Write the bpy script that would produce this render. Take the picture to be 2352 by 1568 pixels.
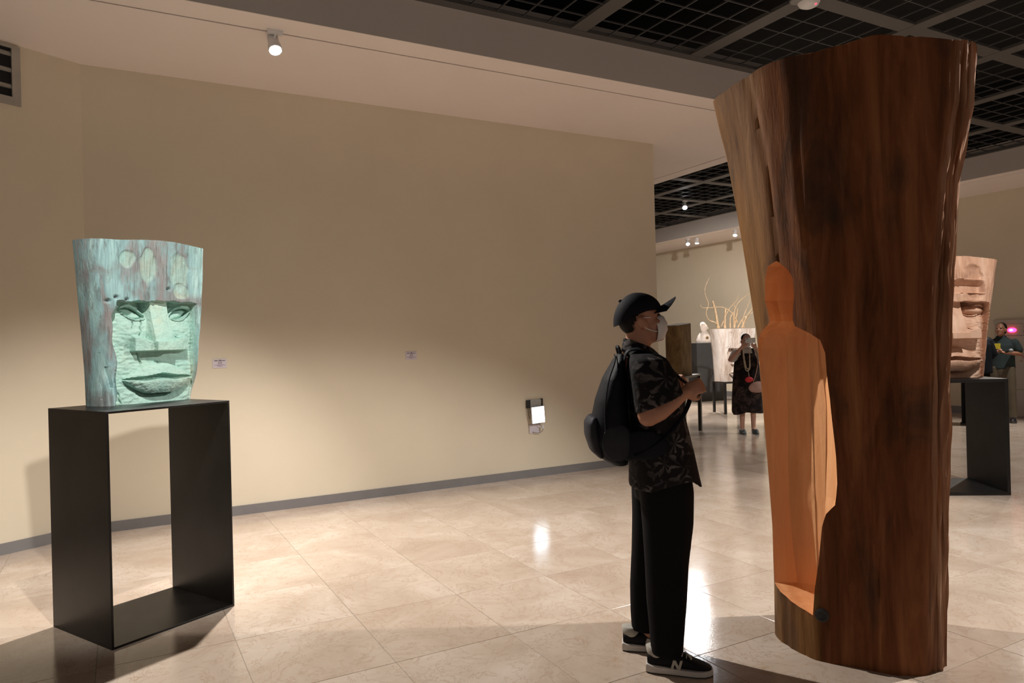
import bpy, bmesh, math, random
from mathutils import Vector, Matrix, noise
random.seed(7)
PI = math.pi
scene = bpy.context.scene
COL = scene.collection
for o in list(bpy.data.objects):
    bpy.data.objects.remove(o)

# ------------------------------------------------------------------ camera
CAM_H = 1.5
FPX = 1655.0
def cam_axes(yaw, pitch, roll):
    f0 = Vector((math.sin(yaw), math.cos(yaw), 0)); r0 = Vector((math.cos(yaw), -math.sin(yaw), 0)); u0 = Vector((0, 0, 1))
    f = f0*math.cos(pitch) + u0*math.sin(pitch); u = u0*math.cos(pitch) - f0*math.sin(pitch)
    return f, r0*math.cos(roll) - u*math.sin(roll), u*math.cos(roll) + r0*math.sin(roll)
cf, cr, cu = cam_axes(math.radians(28.65), math.radians(0.03), math.radians(1.45))
cam_data = bpy.data.cameras.new('camera')
cam = bpy.data.objects.new('camera', cam_data)
COL.objects.link(cam)
M = Matrix.Identity(4)
for i in range(3):
    M[i][0] = cr[i]; M[i][1] = cu[i]; M[i][2] = -cf[i]
M[2][3] = CAM_H
cam.matrix_world = M
cam_data.sensor_width = 36.0
cam_data.lens = 36.0*FPX/2352
cam_data.clip_start = 0.05
scene.camera = cam

# ------------------------------------------------------------------ world, exposure
world = bpy.data.worlds.new('gallery_ambient'); scene.world = world
world.use_nodes = True
bg = world.node_tree.nodes['Background']
bg.inputs[0].default_value = (1.0, 0.86, 0.74, 1)
bg.inputs[1].default_value = 0.17
scene.view_settings.view_transform = 'Standard'
scene.view_settings.look = 'None'
scene.view_settings.gamma = 1
scene.view_settings.use_curve_mapping = False
scene.view_settings.exposure = 0.62

# spot lamps: name -> (lens position, aim point, watts, cone degrees, blend, colour, lens glow)
WARM = (1.0, 0.86, 0.70); NEUT = (1.0, 0.945, 0.875); COOL = (0.93, 0.97, 1.0)
SPOTS = {
 'wall_track':  ((1.085, 5.575, 3.73), (1.25, 3.65, 0.3), 560, 124, 0.8, NEUT, 60),
 'head_key':    ((0.36, 2.1, 4.08), (0.22, 4.75, 1.50), 360, 42, 0.7, NEUT, 30),
 'log_side':    ((6.0, 1.35, 4.05), (3.9, 2.6, 0.4), 620, 84, 0.35, NEUT, 30),
 'far_grid':    ((9.96, 10.91, 4.08), (7.6, 7.6, 0.3), 90, 75, 0.5, COOL, 30),
 'right_face':  ((6.15, 2.0, 4.08), (7.05, 4.0, 1.5), 260, 50, 0.5, NEUT, 30),
 'right_track': ((12.12, 5.60, 3.74), (10.3, 5.4, 0.0), 380, 95, 0.6, NEUT, 40),
 'far_track_a': ((12.09, 13.17, 3.74), (10.6, 11.2, 0.8), 420, 56, 0.5, NEUT, 40),
 'far_track_b': ((12.22, 13.0, 3.74), (12.0, 12.8, 1.4), 240, 70, 0.5, NEUT, 40),
 'far_track_c': ((12.11, 11.68, 3.74), (10.8, 10.7, 0.4), 480, 48, 0.5, NEUT, 40),
 'far_side':    ((8.2, 7.3, 4.05), (10.8, 10.9, 1.2), 760, 75, 0.6, NEUT, 30),
}

# ------------------------------------------------------------------ helpers
def tag(o, label=None, cat=None, group=None, kind=None):
    if label: o['label'] = label
    if cat: o['category'] = cat
    if group: o['group'] = group
    if kind: o['kind'] = kind
    return o

def thing(name, label, cat, loc=(0, 0, 0), rz=0.0, group=None):
    o = bpy.data.objects.new(name, None); COL.objects.link(o)
    o.location = loc; o.rotation_euler = (0, 0, rz)
    o.empty_display_size = 0.1
    return tag(o, label, cat, group)

def mesh_obj(name, vf, mat, parent=None, smooth=False, loc=None, rot=None, angle=None):
    v, f = vf
    me = bpy.data.meshes.new(name)
    me.from_pydata([tuple(p) for p in v], [], [tuple(q) for q in f])
    me.validate(); me.update()
    bm = bmesh.new(); bm.from_mesh(me); bmesh.ops.recalc_face_normals(bm, faces=bm.faces); bm.to_mesh(me); bm.free()
    if smooth:
        me.polygons.foreach_set('use_smooth', [True]*len(me.polygons))
        if angle: me.set_sharp_from_angle(angle=math.radians(angle))
    if mat: me.materials.append(mat)
    o = bpy.data.objects.new(name, me); COL.objects.link(o)
    if parent: o.parent = parent
    if loc: o.location = loc
    if rot: o.rotation_euler = rot
    return o

def join(*parts):
    V = []; Fs = []
    for v, f in parts:
        n = len(V); V += list(v); Fs += [tuple(i+n for i in q) for q in f]
    return V, Fs

def box(x0, x1, y0, y1, z0, z1):
    v = [(x, y, z) for z in (z0, z1) for y in (y0, y1) for x in (x0, x1)]
    f = [(0, 2, 3, 1), (4, 5, 7, 6), (0, 1, 5, 4), (2, 6, 7, 3), (0, 4, 6, 2), (1, 3, 7, 5)]
    return v, f

def bbox(x0, x1, y0, y1, z0, z1, b=0.004):
    """box with chamfered edges"""
    bm = bmesh.new()
    v, f = box(x0, x1, y0, y1, z0, z1)
    vs = [bm.verts.new(p) for p in v]
    for q in f: bm.faces.new([vs[i] for i in q])
    bmesh.ops.bevel(bm, geom=list(bm.edges), offset=b, segments=2, affect='EDGES', profile=0.5)
    bm.verts.index_update()
    r = [tuple(p.co) for p in bm.verts], [tuple(p.index for p in q.verts) for q in bm.faces]
    bm.free(); return r

def prism(outline, y0, y1, axis='y'):
    n = len(outline); v = []
    for y in (y0, y1):
        for a, b in outline:
            v.append((a, y, b) if axis == 'y' else ((y, a, b) if axis == 'x' else (a, b, y)))
    f = [tuple(range(n)), tuple(range(2*n-1, n-1, -1))] + [(i, (i+1) % n, n+(i+1) % n, n+i) for i in range(n)]
    return v, f

def loft(rings, cap=True):
    n = len(rings[0]); v = [p for r in rings for p in r]; f = []
    for k in range(len(rings)-1):
        for i in range(n):
            j = (i+1) % n
            f.append((k*n+i, k*n+j, (k+1)*n+j, (k+1)*n+i))
    if cap:
        f.append(tuple(range(n))); f.append(tuple(range((len(rings)-1)*n, len(rings)*n)))
    return v, f

def oval(cx, cy, z, rx, ry, n=28, p=2.0, tilt=0.0):
    r = []
    for i in range(n):
        t = 2*PI*i/n; c = math.cos(t); s = math.sin(t)
        x = rx*math.copysign(abs(c)**(2/p), c); y = ry*math.copysign(abs(s)**(2/p), s)
        r.append((cx+x, cy+y, z+tilt*x))
    return r

def tube(path, radii, n=12, cap_round=True, flat=1.0, up=(0, 0, 1)):
    P = [Vector(p) for p in path]
    if not hasattr(radii, '__len__'): radii = [radii]*len(P)
    rings = []; nrm = None
    for k, p in enumerate(P):
        t = (P[min(k+1, len(P)-1)] - P[max(k-1, 0)]).normalized()
        if nrm is None:
            a = Vector(up) if abs(t.dot(Vector(up))) < 0.95 else Vector((1, 0, 0))
            nrm = (a - t*a.dot(t)).normalized()
        else:
            nrm = (nrm - t*nrm.dot(t)).normalized()
        b = t.cross(nrm)
        def ring(off, s):
            return [tuple(p + t*off + nrm*(radii[k]*s*math.cos(2*PI*i/n)) + b*(radii[k]*flat*s*math.sin(2*PI*i/n))) for i in range(n)]
        if k == 0 and cap_round:
            rings += [ring(-radii[0]*0.85, .35), ring(-radii[0]*0.55, .78)]
        rings.append(ring(0, 1))
        if k == len(P)-1 and cap_round:
            rings += [ring(radii[k]*0.55, .78), ring(radii[k]*0.85, .35)]
    return loft(rings)

def smooth_path(pts, sub=4):
    P = [Vector(p) for p in pts]; out = []
    for k in range(len(P)-1):
        a = P[max(k-1, 0)]; b = P[k]; c = P[k+1]; d = P[min(k+2, len(P)-1)]
        for s in range(sub):
            t = s/sub
            out.append(0.5*((2*b) + (c-a)*t + (2*a-5*b+4*c-d)*t*t + (3*b-a-3*c+d)*t**3))
    out.append(P[-1]); return out

def ell(c, r, rot=(0, 0, 0), nu=20, nv=12):
    from mathutils import Euler
    R = Euler(rot).to_matrix(); C = Vector(c); rings = []
    for j in range(1, nv):
        ph = PI*j/nv - PI/2
        rings.append([tuple(C + R @ Vector((r[0]*math.cos(ph)*math.cos(2*PI*i/nu), r[1]*math.cos(ph)*math.sin(2*PI*i/nu), r[2]*math.sin(ph)))) for i in range(nu)])
    return loft(rings)

def revolve(profile, n=24, axis='z'):
    rings = []
    for r, z in profile:
        ring = [(r*math.cos(2*PI*i/n), r*math.sin(2*PI*i/n), z) for i in range(n)]
        if axis == 'y': ring = [(a, c, b) for a, b, c in ring]
        if axis == 'x': ring = [(c, a, b) for a, b, c in ring]
        rings.append(ring)
    return loft(rings)

def shift(vf, d):
    return [tuple(Vector(p)+Vector(d)) for p in vf[0]], vf[1]

def xform(vf, m):
    return [tuple(m @ Vector(p)) for p in vf[0]], vf[1]

def fused(name, parts, voxel, mat, parent, smooth_it=4, fac=0.5):
    """join closed shells and turn them into one continuous skin"""
    o = mesh_obj(name, join(*parts), mat, None)
    m = o.modifiers.new('r', 'REMESH'); m.mode = 'VOXEL'; m.voxel_size = voxel; m.use_smooth_shade = True
    if smooth_it:
        s = o.modifiers.new('s', 'SMOOTH'); s.iterations = smooth_it; s.factor = fac
    dg = bpy.context.evaluated_depsgraph_get(); dg.update()
    me = bpy.data.meshes.new_from_object(o.evaluated_get(dg))
    old = o.data; o.modifiers.clear(); o.data = me; bpy.data.meshes.remove(old)
    me.name = name
    if not me.materials: me.materials.append(mat)
    if parent: o.parent = parent
    return o

def lerp_tab(tab, x):
    if x <= tab[0][0]: return tab[0][1]
    for (a, b), (c, d) in zip(tab, tab[1:]):
        if x <= c: return b + (d-b)*(x-a)/(c-a)
    return tab[-1][1]

def sstep(a, b, x):
    t = min(1, max(0, (x-a)/(b-a))) if a != b else float(x > a)
    return t*t*(3-2*t)

# ------------------------------------------------------------------ materials
class NT:
    def __init__(s, name):
        s.m = bpy.data.materials.new(name); s.m.use_nodes = True
        s.t = s.m.node_tree; s.b = s.t.nodes['Principled BSDF']
    def n(s, typ, **kw):
        nd = s.t.nodes.new(typ)
        for k, v in kw.items():
            if k.startswith('i_'):
                key = k[2:]; key = int(key) if key.isdigit() else key.replace('_', ' ')
                nd.inputs[key].default_value = v
            else: setattr(nd, k, v)
        return nd
    def l(s, a, b): s.t.links.new(a, b)
    def coords(s, scale=(1, 1, 1), rand=False, kind='Object'):
        tc = s.n('ShaderNodeTexCoord'); mp = s.n('ShaderNodeMapping'); mp.inputs['Scale'].default_value = scale
        s.l(tc.outputs[kind], mp.inputs[0])
        if rand:
            oi = s.n('ShaderNodeObjectInfo'); mu = s.n('ShaderNodeMath', operation='MULTIPLY'); mu.inputs[1].default_value = 37.0
            s.l(oi.outputs['Random'], mu.inputs[0]); s.l(mu.outputs[0], mp.inputs['Location'])
        return mp.outputs[0]
    def noise(s, co, scale, detail=4, rough=0.55, dist=0.0):
        nd = s.n('ShaderNodeTexNoise'); nd.inputs['Scale'].default_value = scale; nd.inputs['Detail'].default_value = detail
        nd.inputs['Roughness'].default_value = rough; nd.inputs['Distortion'].default_value = dist
        s.l(co, nd.inputs['Vector']); return nd.outputs['Fac']
    def ramp(s, fac, stops):
        r = s.n('ShaderNodeValToRGB'); e = r.color_ramp.elements
        while len(e) < len(stops): e.new(0.5)
        for k, (p, c) in enumerate(stops):
            e[k].position = p; e[k].color = (*c, 1) if len(c) == 3 else c
        s.l(fac, r.inputs[0]); return r.outputs[0]
    def mix(s, fac, a, b, mode='MIX'):
        m = s.n('ShaderNodeMix', data_type='RGBA', blend_type=mode)
        for k, v in ((0, fac), (6, a), (7, b)):
            if isinstance(v, (int, float)): m.inputs[k].default_value = v
            elif isinstance(v, tuple): m.inputs[k].default_value = (*v, 1) if len(v) == 3 else v
            else: s.l(v, m.inputs[k])
        return m.outputs[2]
    def bump(s, h, strength=0.3, dist=0.01):
        b = s.n('ShaderNodeBump'); b.inputs['Strength'].default_value = strength; b.inputs['Distance'].default_value = dist
        s.l(h, b.inputs['Height']); s.l(b.outputs[0], s.b.inputs['Normal'])
    def attr(s, name):
        a = s.n('ShaderNodeAttribute'); a.attribute_name = name; return a.outputs['Fac']
    def set(s, color=None, rough=None, metal=None, spec=None, emit=None, estr=None):
        if color is not None:
            if isinstance(color, tuple): s.b.inputs['Base Color'].default_value = (*color, 1)
            else: s.l(color, s.b.inputs['Base Color'])
        if rough is not None:
            if isinstance(rough, (int, float)): s.b.inputs['Roughness'].default_value = rough
            else: s.l(rough, s.b.inputs['Roughness'])
        if metal is not None: s.b.inputs['Metallic'].default_value = metal
        if spec is not None: s.b.inputs['Specular IOR Level'].default_value = spec
        if emit is not None:
            s.b.inputs['Emission Color'].default_value = (*emit, 1); s.b.inputs['Emission Strength'].default_value = estr
        return s

MAT = {}
def simple(key, color, rough=0.6, metal=0.0, var=0.12, nscale=6.0, bump=0.0, spec=0.5, bscale=None):
    t = NT(key); co = t.coords()
    nz = t.noise(co, nscale, 5)
    dark = tuple(c*(1-var) for c in color); lite = tuple(min(1, c*(1+var)) for c in color)
    t.set(t.ramp(nz, [(0.3, dark), (0.7, lite)]), rough, metal, spec)
    if bump: t.bump(t.noise(co, bscale or nscale*12, 3), bump, 0.004)
    MAT[key] = t.m; return t.m

def emitter(key, color, strength):
    t = NT(key).set(color, 0.4, emit=color, estr=strength); MAT[key] = t.m; return t.m

simple('wall_paint', (0.72, 0.635, 0.50), 0.85, var=0.03, nscale=1.2, bump=0.08, bscale=140)
simple('soffit_paint', (0.86, 0.775, 0.73), 0.85, var=0.02, nscale=1.0, bump=0.05, bscale=150)
simple('fascia_paint', (0.60, 0.54, 0.50), 0.85, var=0.02, nscale=1.0)
simple('skirting', (0.23, 0.22, 0.225), 0.45, metal=0.3, var=0.06)
simple('grid_beam', (0.085, 0.08, 0.075), 0.55, var=0.05)
simple('louvre', (0.05, 0.05, 0.052), 0.5, metal=0.1, var=0.05)
simple('plenum', (0.006, 0.006, 0.007), 0.9)
simple('grout', (0.30, 0.25, 0.20), 0.8)
simple('steel_black', (0.012, 0.0105, 0.010), 0.36, metal=0.25, var=0.5, nscale=5, bump=0.05)
simple('white_metal', (0.72, 0.72, 0.73), 0.4)
simple('alu', (0.42, 0.41, 0.38), 0.4, metal=0.6)
simple('dark_slot', (0.16, 0.10, 0.075), 0.7)
simple('black_plastic', (0.012, 0.012, 0.013), 0.45)
simple('card', (0.66, 0.60, 0.66), 0.6, var=0.04)
simple('ink', (0.12, 0.09, 0.11), 0.7)
simple('ink_violet', (0.32, 0.24, 0.34), 0.7)
simple('skin', (0.36, 0.165, 0.10), 0.5, var=0.12, nscale=12, bump=0.05)
simple('skin_pale', (0.55, 0.30, 0.22), 0.5, var=0.10, nscale=12)
simple('hair_black', (0.012, 0.010, 0.010), 0.6, bump=0.5, bscale=120, spec=0.08)
simple('cap_cloth', (0.009, 0.009, 0.012), 0.75, bump=0.2, bscale=300, spec=0.08)
simple('mask_white', (0.62, 0.60, 0.60), 0.8, var=0.04, bump=0.2, bscale=60)
simple('nylon_black', (0.008, 0.009, 0.012), 0.6, var=0.3, bump=0.25, bscale=90, spec=0.08)
simple('nylon_grey', (0.022, 0.022, 0.028), 0.6, var=0.3, bump=0.25, bscale=90, spec=0.08)
simple('trouser_black', (0.006, 0.006, 0.007), 0.8, bump=0.2, bscale=40, spec=0.08)
simple('shoe_black', (0.013, 0.013, 0.015), 0.6, bump=0.2, bscale=200, spec=0.08)
simple('shoe_grey', (0.40, 0.375, 0.33), 0.8, bump=0.2, bscale=200)
simple('sole_white', (0.55, 0.51, 0.48), 0.7)
simple('sole_rubber', (0.05, 0.04, 0.035), 0.8)
simple('eye_dark', (0.02, 0.012, 0.01), 0.2)
simple('shirt_teal', (0.042, 0.058, 0.060), 0.8, bump=0.2, bscale=30, spec=0.08)
simple('khaki', (0.13, 0.105, 0.075), 0.85, bump=0.2, bscale=30, spec=0.08)
simple('badge_yellow', (0.75, 0.62, 0.05), 0.5)
simple('tee_white', (0.62, 0.57, 0.52), 0.8)
simple('beads', (0.55, 0.46, 0.34), 0.4)
simple('red_felt', (0.62, 0.03, 0.04), 0.6)
simple('bag_pink', (0.48, 0.29, 0.24), 0.7)
simple('flat_shoe', (0.06, 0.08, 0.085), 0.5)
simple('branch', (0.50, 0.35, 0.21), 0.7, var=0.25, nscale=20, bump=0.3)
simple('plinth_grey', (0.045, 0.045, 0.048), 0.6)
simple('panel_grey', (0.52, 0.47, 0.42), 0.55, var=0.03)
simple('panel_red', (0.45, 0.12, 0.10), 0.6)
simple('speaker_grey', (0.20, 0.20, 0.20), 0.5)
simple('marble_white', (0.80, 0.70, 0.64), 0.5, bump=0.2, bscale=15)
emitter('lamp_white', (1.0, 0.97, 0.95), 60)
emitter('sign_glow', (0.72, 0.86, 1.0), 5)
emitter('sign_arrow', (0.62, 1.0, 0.86), 0.72)
emitter('red_glow', (1.0, 0.02, 0.10), 6)
emitter('red_core', (1.0, 0.45, 0.40), 8)
emitter('led_red', (1.0, 0.02, 0.05), 4)

# glossy cream marble
t = NT('marble_tile'); co = t.coords((1, 1, 1), rand=True)
big = t.noise(co, 1.6, 6, 0.6, 0.8); veins = t.noise(co, 3.2, 9, 0.65, 2.4); spk = t.noise(co, 14, 4, 0.6, 1.0)
c1 = t.ramp(big, [(0.28, (0.41, 0.315, 0.245)), (0.52, (0.50, 0.405, 0.33)), (0.75, (0.60, 0.51, 0.44))])
c2 = t.mix(t.ramp(veins, [(0.485, (0, 0, 0)), (0.50, (0.6,)*3), (0.515, (0, 0, 0))]), c1, (0.33, 0.22, 0.15))
c3 = t.mix(t.ramp(spk, [(0.66, (0, 0, 0)), (0.74, (0.6,)*3)]), c2, (0.38, 0.26, 0.16))
t.set(c3, t.ramp(t.noise(co, 5, 3), [(0.3, (0.08,)*3), (0.7, (0.14,)*3)]), 0, 0.5)
t.bump(t.noise(t.coords((1, 1, 1), kind='Object'), 55, 4, 0.7), 0.05, 0.010)
MAT['marble_tile'] = t.m

# verdigris-painted carved wood (attribute carved: 0 bark, 1 carved face)
t = NT('verdigris_wood'); co = t.coords((1, 1, 0.22)); cu3 = t.coords()
st = t.noise(co, 9, 7, 0.65, 0.6); patch = t.noise(cu3, 4.5, 5, 0.6, 0.4); fine = t.noise(co, 34, 6, 0.7)
bark = t.ramp(st, [(0.28, (0.15, 0.11, 0.095)), (0.40, (0.30, 0.31, 0.31)), (0.48, (0.27, 0.44, 0.46)), (0.58, (0.36, 0.58, 0.58)), (0.72, (0.55, 0.76, 0.74))])
bark = t.mix(t.ramp(patch, [(0.46, (0, 0, 0)), (0.62, (0.75,)*3)]), bark, (0.25, 0.225, 0.225))
bark = t.mix(t.ramp(fine, [(0.34, (0.7,)*3), (0.46, (0, 0, 0))]), bark, (0.14, 0.14, 0.13))
mint = t.ramp(patch, [(0.30, (0.33, 0.56, 0.50)), (0.55, (0.43, 0.63, 0.55)), (0.68, (0.50, 0.60, 0.48)), (0.80, (0.55, 0.44, 0.32))])
mint = t.mix(t.ramp(fine, [(0.35, (0.25,)*3), (0.5, (0, 0, 0))]), mint, (0.22, 0.36, 0.33))
t.set(t.mix(t.attr('carved'), bark, mint), 0.7, 0, 0.3)
bh = t.mix(t.attr('carved'), t.noise(co, 22, 8, 0.7, 0.4), t.noise(cu3, 30, 2))
t.bump(bh, 0.8, 0.014)
MAT['verdigris_wood'] = t.m

# pale pinkish camphor wood for the second head
t = NT('pale_wood'); co = t.coords((1, 1, 0.25)); cu3 = t.coords()
w = t.noise(co, 6, 6, 0.6, 0.8); pt = t.noise(cu3, 3.5, 5, 0.6, 0.6)
c = t.ramp(w, [(0.3, (0.42, 0.22, 0.14)), (0.5, (0.60, 0.37, 0.26)), (0.72, (0.72, 0.50, 0.38))])
c = t.mix(t.ramp(pt, [(0.56, (0, 0, 0)), (0.72, (0.7,)*3)]), c, (0.27, 0.15, 0.11))
t.set(c, 0.6, 0, 0.3); t.bump(t.noise(cu3, 24, 3), 0.35, 0.01); MAT['pale_wood'] = t.m

# whitewashed wood head
t = NT('white_wood'); co = t.coords((1, 1, 0.25)); cu3 = t.coords()
c = t.ramp(t.noise(co, 5, 6, 0.6, 0.8), [(0.3, (0.42, 0.31, 0.24)), (0.45, (0.66, 0.56, 0.50)), (0.65, (0.82, 0.75, 0.71))])
t.set(c, 0.6, 0, 0.3); t.bump(t.noise(cu3, 20, 3), 0.3, 0.01); MAT['white_wood'] = t.m

# brown weathered back of a sculpture
t = NT('brown_wood'); co = t.coords((1, 1, 0.5))
c = t.ramp(t.noise(co, 8, 7, 0.65, 0.6), [(0.3, (0.10, 0.055, 0.02)), (0.5, (0.22, 0.135, 0.055)), (0.7, (0.32, 0.21, 0.09))])
t.set(c, 0.7, 0, 0.3); t.bump(t.noise(co, 20, 5), 0.4, 0.01); MAT['brown_wood'] = t.m

# the big trunk: attribute tone = pale planed side, rim = bruised dark
t = NT('trunk_wood'); co = t.coords((1, 1, 0.10)); co2 = t.coords((1, 1, 0.30)); cu3 = t.coords()
s1 = t.noise(co, 9, 8, 0.62, 0.5); s2 = t.noise(co2, 4.2, 5, 0.6, 0.7); s3 = t.noise(co, 40, 6, 0.7)
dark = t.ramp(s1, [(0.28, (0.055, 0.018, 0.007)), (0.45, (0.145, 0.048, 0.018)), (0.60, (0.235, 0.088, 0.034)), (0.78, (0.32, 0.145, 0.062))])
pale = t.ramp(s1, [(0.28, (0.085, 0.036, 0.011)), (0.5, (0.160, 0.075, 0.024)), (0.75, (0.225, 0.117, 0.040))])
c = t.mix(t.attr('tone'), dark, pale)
c = t.mix(t.ramp(s2, [(0.50, (0, 0, 0)), (0.66, (0.75,)*3)]), c, (0.038, 0.024, 0.017))
c = t.mix(t.ramp(s3, [(0.62, (0, 0, 0)), (0.72, (0.5,)*3)]), c, (0.10, 0.03, 0.012))
c = t.mix(t.attr('edge'), c, t.ramp(s1, [(0.35, (0.17, 0.07, 0.035)), (0.55, (0.36, 0.19, 0.115)), (0.7, (0.52, 0.33, 0.23))]))
t.set(c, t.mix(t.attr('edge'), t.ramp(s1, [(0.3, (0.65,)*3), (0.7, (0.50,)*3)]), (0.85, 0.85, 0.85)), 0, 0.09)
t.bump(t.noise(co, 30, 8, 0.7, 0.3), 0.5, 0.012); MAT['trunk_wood'] = t.m
t = NT('trunk_fresh'); co = t.coords((1, 1, 0.12)); cu3 = t.coords()
c = t.ramp(t.noise(co, 10, 6, 0.6, 0.4), [(0.3, (0.62, 0.275, 0.11)), (0.55, (0.74, 0.37, 0.17)), (0.75, (0.80, 0.44, 0.22))])
c = t.mix(t.ramp(t.noise(t.coords((1, 1, 0.3)), 7, 4, 0.6, 0.5), [(0.62, (0, 0, 0)), (0.75, (0.5,)*3)]), c, (0.50, 0.17, 0.06))
t.set(c, 0.5, 0, 0.4); t.bump(t.noise(t.coords((1, 1, 0.45)), 26, 3), 0.25, 0.012); MAT['trunk_fresh'] = t.m

# dark shirt with grey palm leaves
def leaf_shirt(key, base, leaf, cells, amount):
    t = NT(key); co0 = t.coords((1, 1, 1))
    wn = t.n('ShaderNodeTexNoise'); wn.inputs['Scale'].default_value = 5.0; wn.inputs['Detail'].default_value = 2.0; t.l(co0, wn.inputs['Vector'])
    wm_ = t.n('ShaderNodeVectorMath', operation='MULTIPLY_ADD'); t.l(wn.outputs['Color'], wm_.inputs[0]); wm_.inputs[1].default_value = (0.12, 0.12, 0.12); t.l(co0, wm_.inputs[2])
    co = wm_.outputs[0]
    vo = t.n('ShaderNodeTexVoronoi'); vo.inputs['Scale'].default_value = cells; t.l(co, vo.inputs['Vector'])
    sc = t.n('ShaderNodeVectorMath', operation='SCALE'); sc.inputs['Scale'].default_value = 1.0; t.l(co, sc.inputs[0])
    df = t.n('ShaderNodeVectorMath', operation='SUBTRACT'); t.l(sc.outputs[0], df.inputs[0]); t.l(vo.outputs['Position'], df.inputs[1])
    sp = t.n('ShaderNodeSeparateXYZ'); t.l(df.outputs[0], sp.inputs[0])
    at = t.n('ShaderNodeMath', operation='ARCTAN2'); t.l(sp.outputs['Z'], at.inputs[0]); t.l(sp.outputs['X'], at.inputs[1])
    mu = t.n('ShaderNodeMath', operation='MULTIPLY'); mu.inputs[1].default_value = 7.0; t.l(at.outputs[0], mu.inputs[0])
    nz = t.n('ShaderNodeMath', operation='MULTIPLY_ADD'); t.l(t.noise(co, 18, 3), nz.inputs[0]); nz.inputs[1].default_value = 9.0; t.l(mu.outputs[0], nz.inputs[2])
    si = t.n('ShaderNodeMath', operation='SINE'); t.l(nz.outputs[0], si.inputs[0])
    leafm = t.ramp(si.outputs[0], [(0.15, (0, 0, 0)), (0.55, (1, 1, 1))])
    patch = t.ramp(t.noise(co, 9, 3), [(0.42, (0, 0, 0)), (0.60, (1, 1, 1))])
    f = t.mix(1.0, leafm, patch, 'MULTIPLY')
    t.set(t.mix(f, base, leaf), 0.85, 0, 0.12)
    t.bump(t.noise(co, 9, 4, 0.5, 1.2), 0.6, 0.02)
    MAT[key] = t.m
leaf_shirt('palm_shirt', (0.010, 0.009, 0.010), (0.095, 0.082, 0.082), 8.0, 0.6)
leaf_shirt('floral_dress', (0.012, 0.009, 0.009), (0.12, 0.075, 0.065), 34.0, 0.2)

# ================================================================== STRUCTURE
SOF = 3.885      # soffit height
GRID = 4.23      # open-grid ceiling height
WALL_Y = 6.91; WALL_END = 5.82; SOF_Y = 5.355; SOF_X = 7.36; RW = 13.4; RS = 11.9
def struct(name, vf, mat, **kw):
    return tag(mesh_obj(name, vf, mat, **kw), kind='structure')

# floor: grout bed with single marble tiles laid on it
TX, TY, TX0, TY0 = 0.6225, 0.69, 0.497, 3.96
floor = struct('floor', box(-4.2, RW+0.2, -3.2, 18.2, -0.12, -0.002), MAT['grout'])
tag(floor, 'polished cream marble floor', 'floor')
def tile_shape(g=0.0011, top=0.0, bot=-0.012, c=0.0012):
    a, b = TX/2-g, TY/2-g
    v = []
    for z, k in ((bot, 0), (top-c, 0), (top, c)):
        v += [(-a+k, -b+k, z), (a-k, -b+k, z), (a-k, b-k, z), (-a+k, b-k, z)]
    f = [(0, 3, 2, 1), (8, 9, 10, 11)]
    for r in (0, 4):
        for i in range(4): f.append((r+i, r+(i+1) % 4, r+4+(i+1) % 4, r+4+i))
    return v, f
def to_px(p):
    v = Vector(p)-Vector((0, 0, CAM_H)); d = v.dot(cf)
    if d < 0.2: return None
    return 1176+FPX*v.dot(cr)/d, 784-FPX*v.dot(cu)/d, d
cells = []
for i in range(-9, 22):
    for j in range(-11, 22):
        x = TX0+TX*(i+0.5); y = TY0+TY*(j+0.5)
        if not (-4.0 < x < RW-0.1 and -3.0 < y < 18.0): continue
        q = to_px((x, y, 0)); vis = 1e3
        if q and -120 < q[0] < 2470 and q[1] < 1720:
            hidden = (y > WALL_Y+0.3 and x*WALL_Y/y < WALL_END and x*WALL_Y/y > -3) or x > RW
            if not hidden: vis = q[2]
        cells.append((vis, x, y))
cells.sort()
tile_me = None; rest = []
for k, (vis, x, y) in enumerate(cells):
    if k < 290 and vis < 900:
        if tile_me is None:
            o = mesh_obj('floor_tile', tile_shape(), MAT['marble_tile'], floor); tile_me = o.data
        else:
            o = bpy.data.objects.new('floor_tile', tile_me); COL.objects.link(o); o.parent = floor
        o.location = (x, y, 0)
    else:
        rest.append(shift(tile_shape(), (x, y, 0)))
tag(mesh_obj('distant_floor_tiles', join(*rest), MAT['marble_tile'], floor), kind='stuff')

# walls
struct('wall_back', box(-0.225, WALL_END, WALL_Y, WALL_Y+0.32, 0, SOF+0.02), MAT['wall_paint'])
ang = (Vector((-0.741, 6.63, 0))-Vector((-0.225, 6.91, 0))).normalized()
p0 = Vector((-0.225, 6.91, 0)); p1 = p0+ang*4.6; nn = Vector((-ang.y, ang.x, 0))
if nn.y < 0: nn = -nn
def strip(a, b, n, th, z0, z1):
    o = [a, b, b+n*th, a+n*th]
    return prism([(p.x, p.y) for p in o], z0, z1, 'z')
struct('wall_left', strip(p0, p1, nn, 0.32, 0, SOF+0.02), MAT['wall_paint'])
struct('wall_right', box(RW, RW+0.25, -3.2, 18.2, 0, 5.3), MAT['wall_paint'])
struct('wall_far', box(WALL_END, RW, 18.0, 18.2, 0, 5.3), MAT['wall_paint'])
# skirting boards
struct('baseboard_back', box(-0.23, WALL_END+0.005, WALL_Y-0.016, WALL_Y+0.002, 0.0, 0.085), MAT['skirting'])
struct('baseboard_left', strip(p0+Vector((0, 0, 0)), p1, -nn, 0.016, 0.0, 0.085), MAT['skirting'])
struct('baseboard_right', box(RW-0.016, RW+0.002, -3.2, 18.0, 0.0, 0.13), MAT['skirting'])
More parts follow.
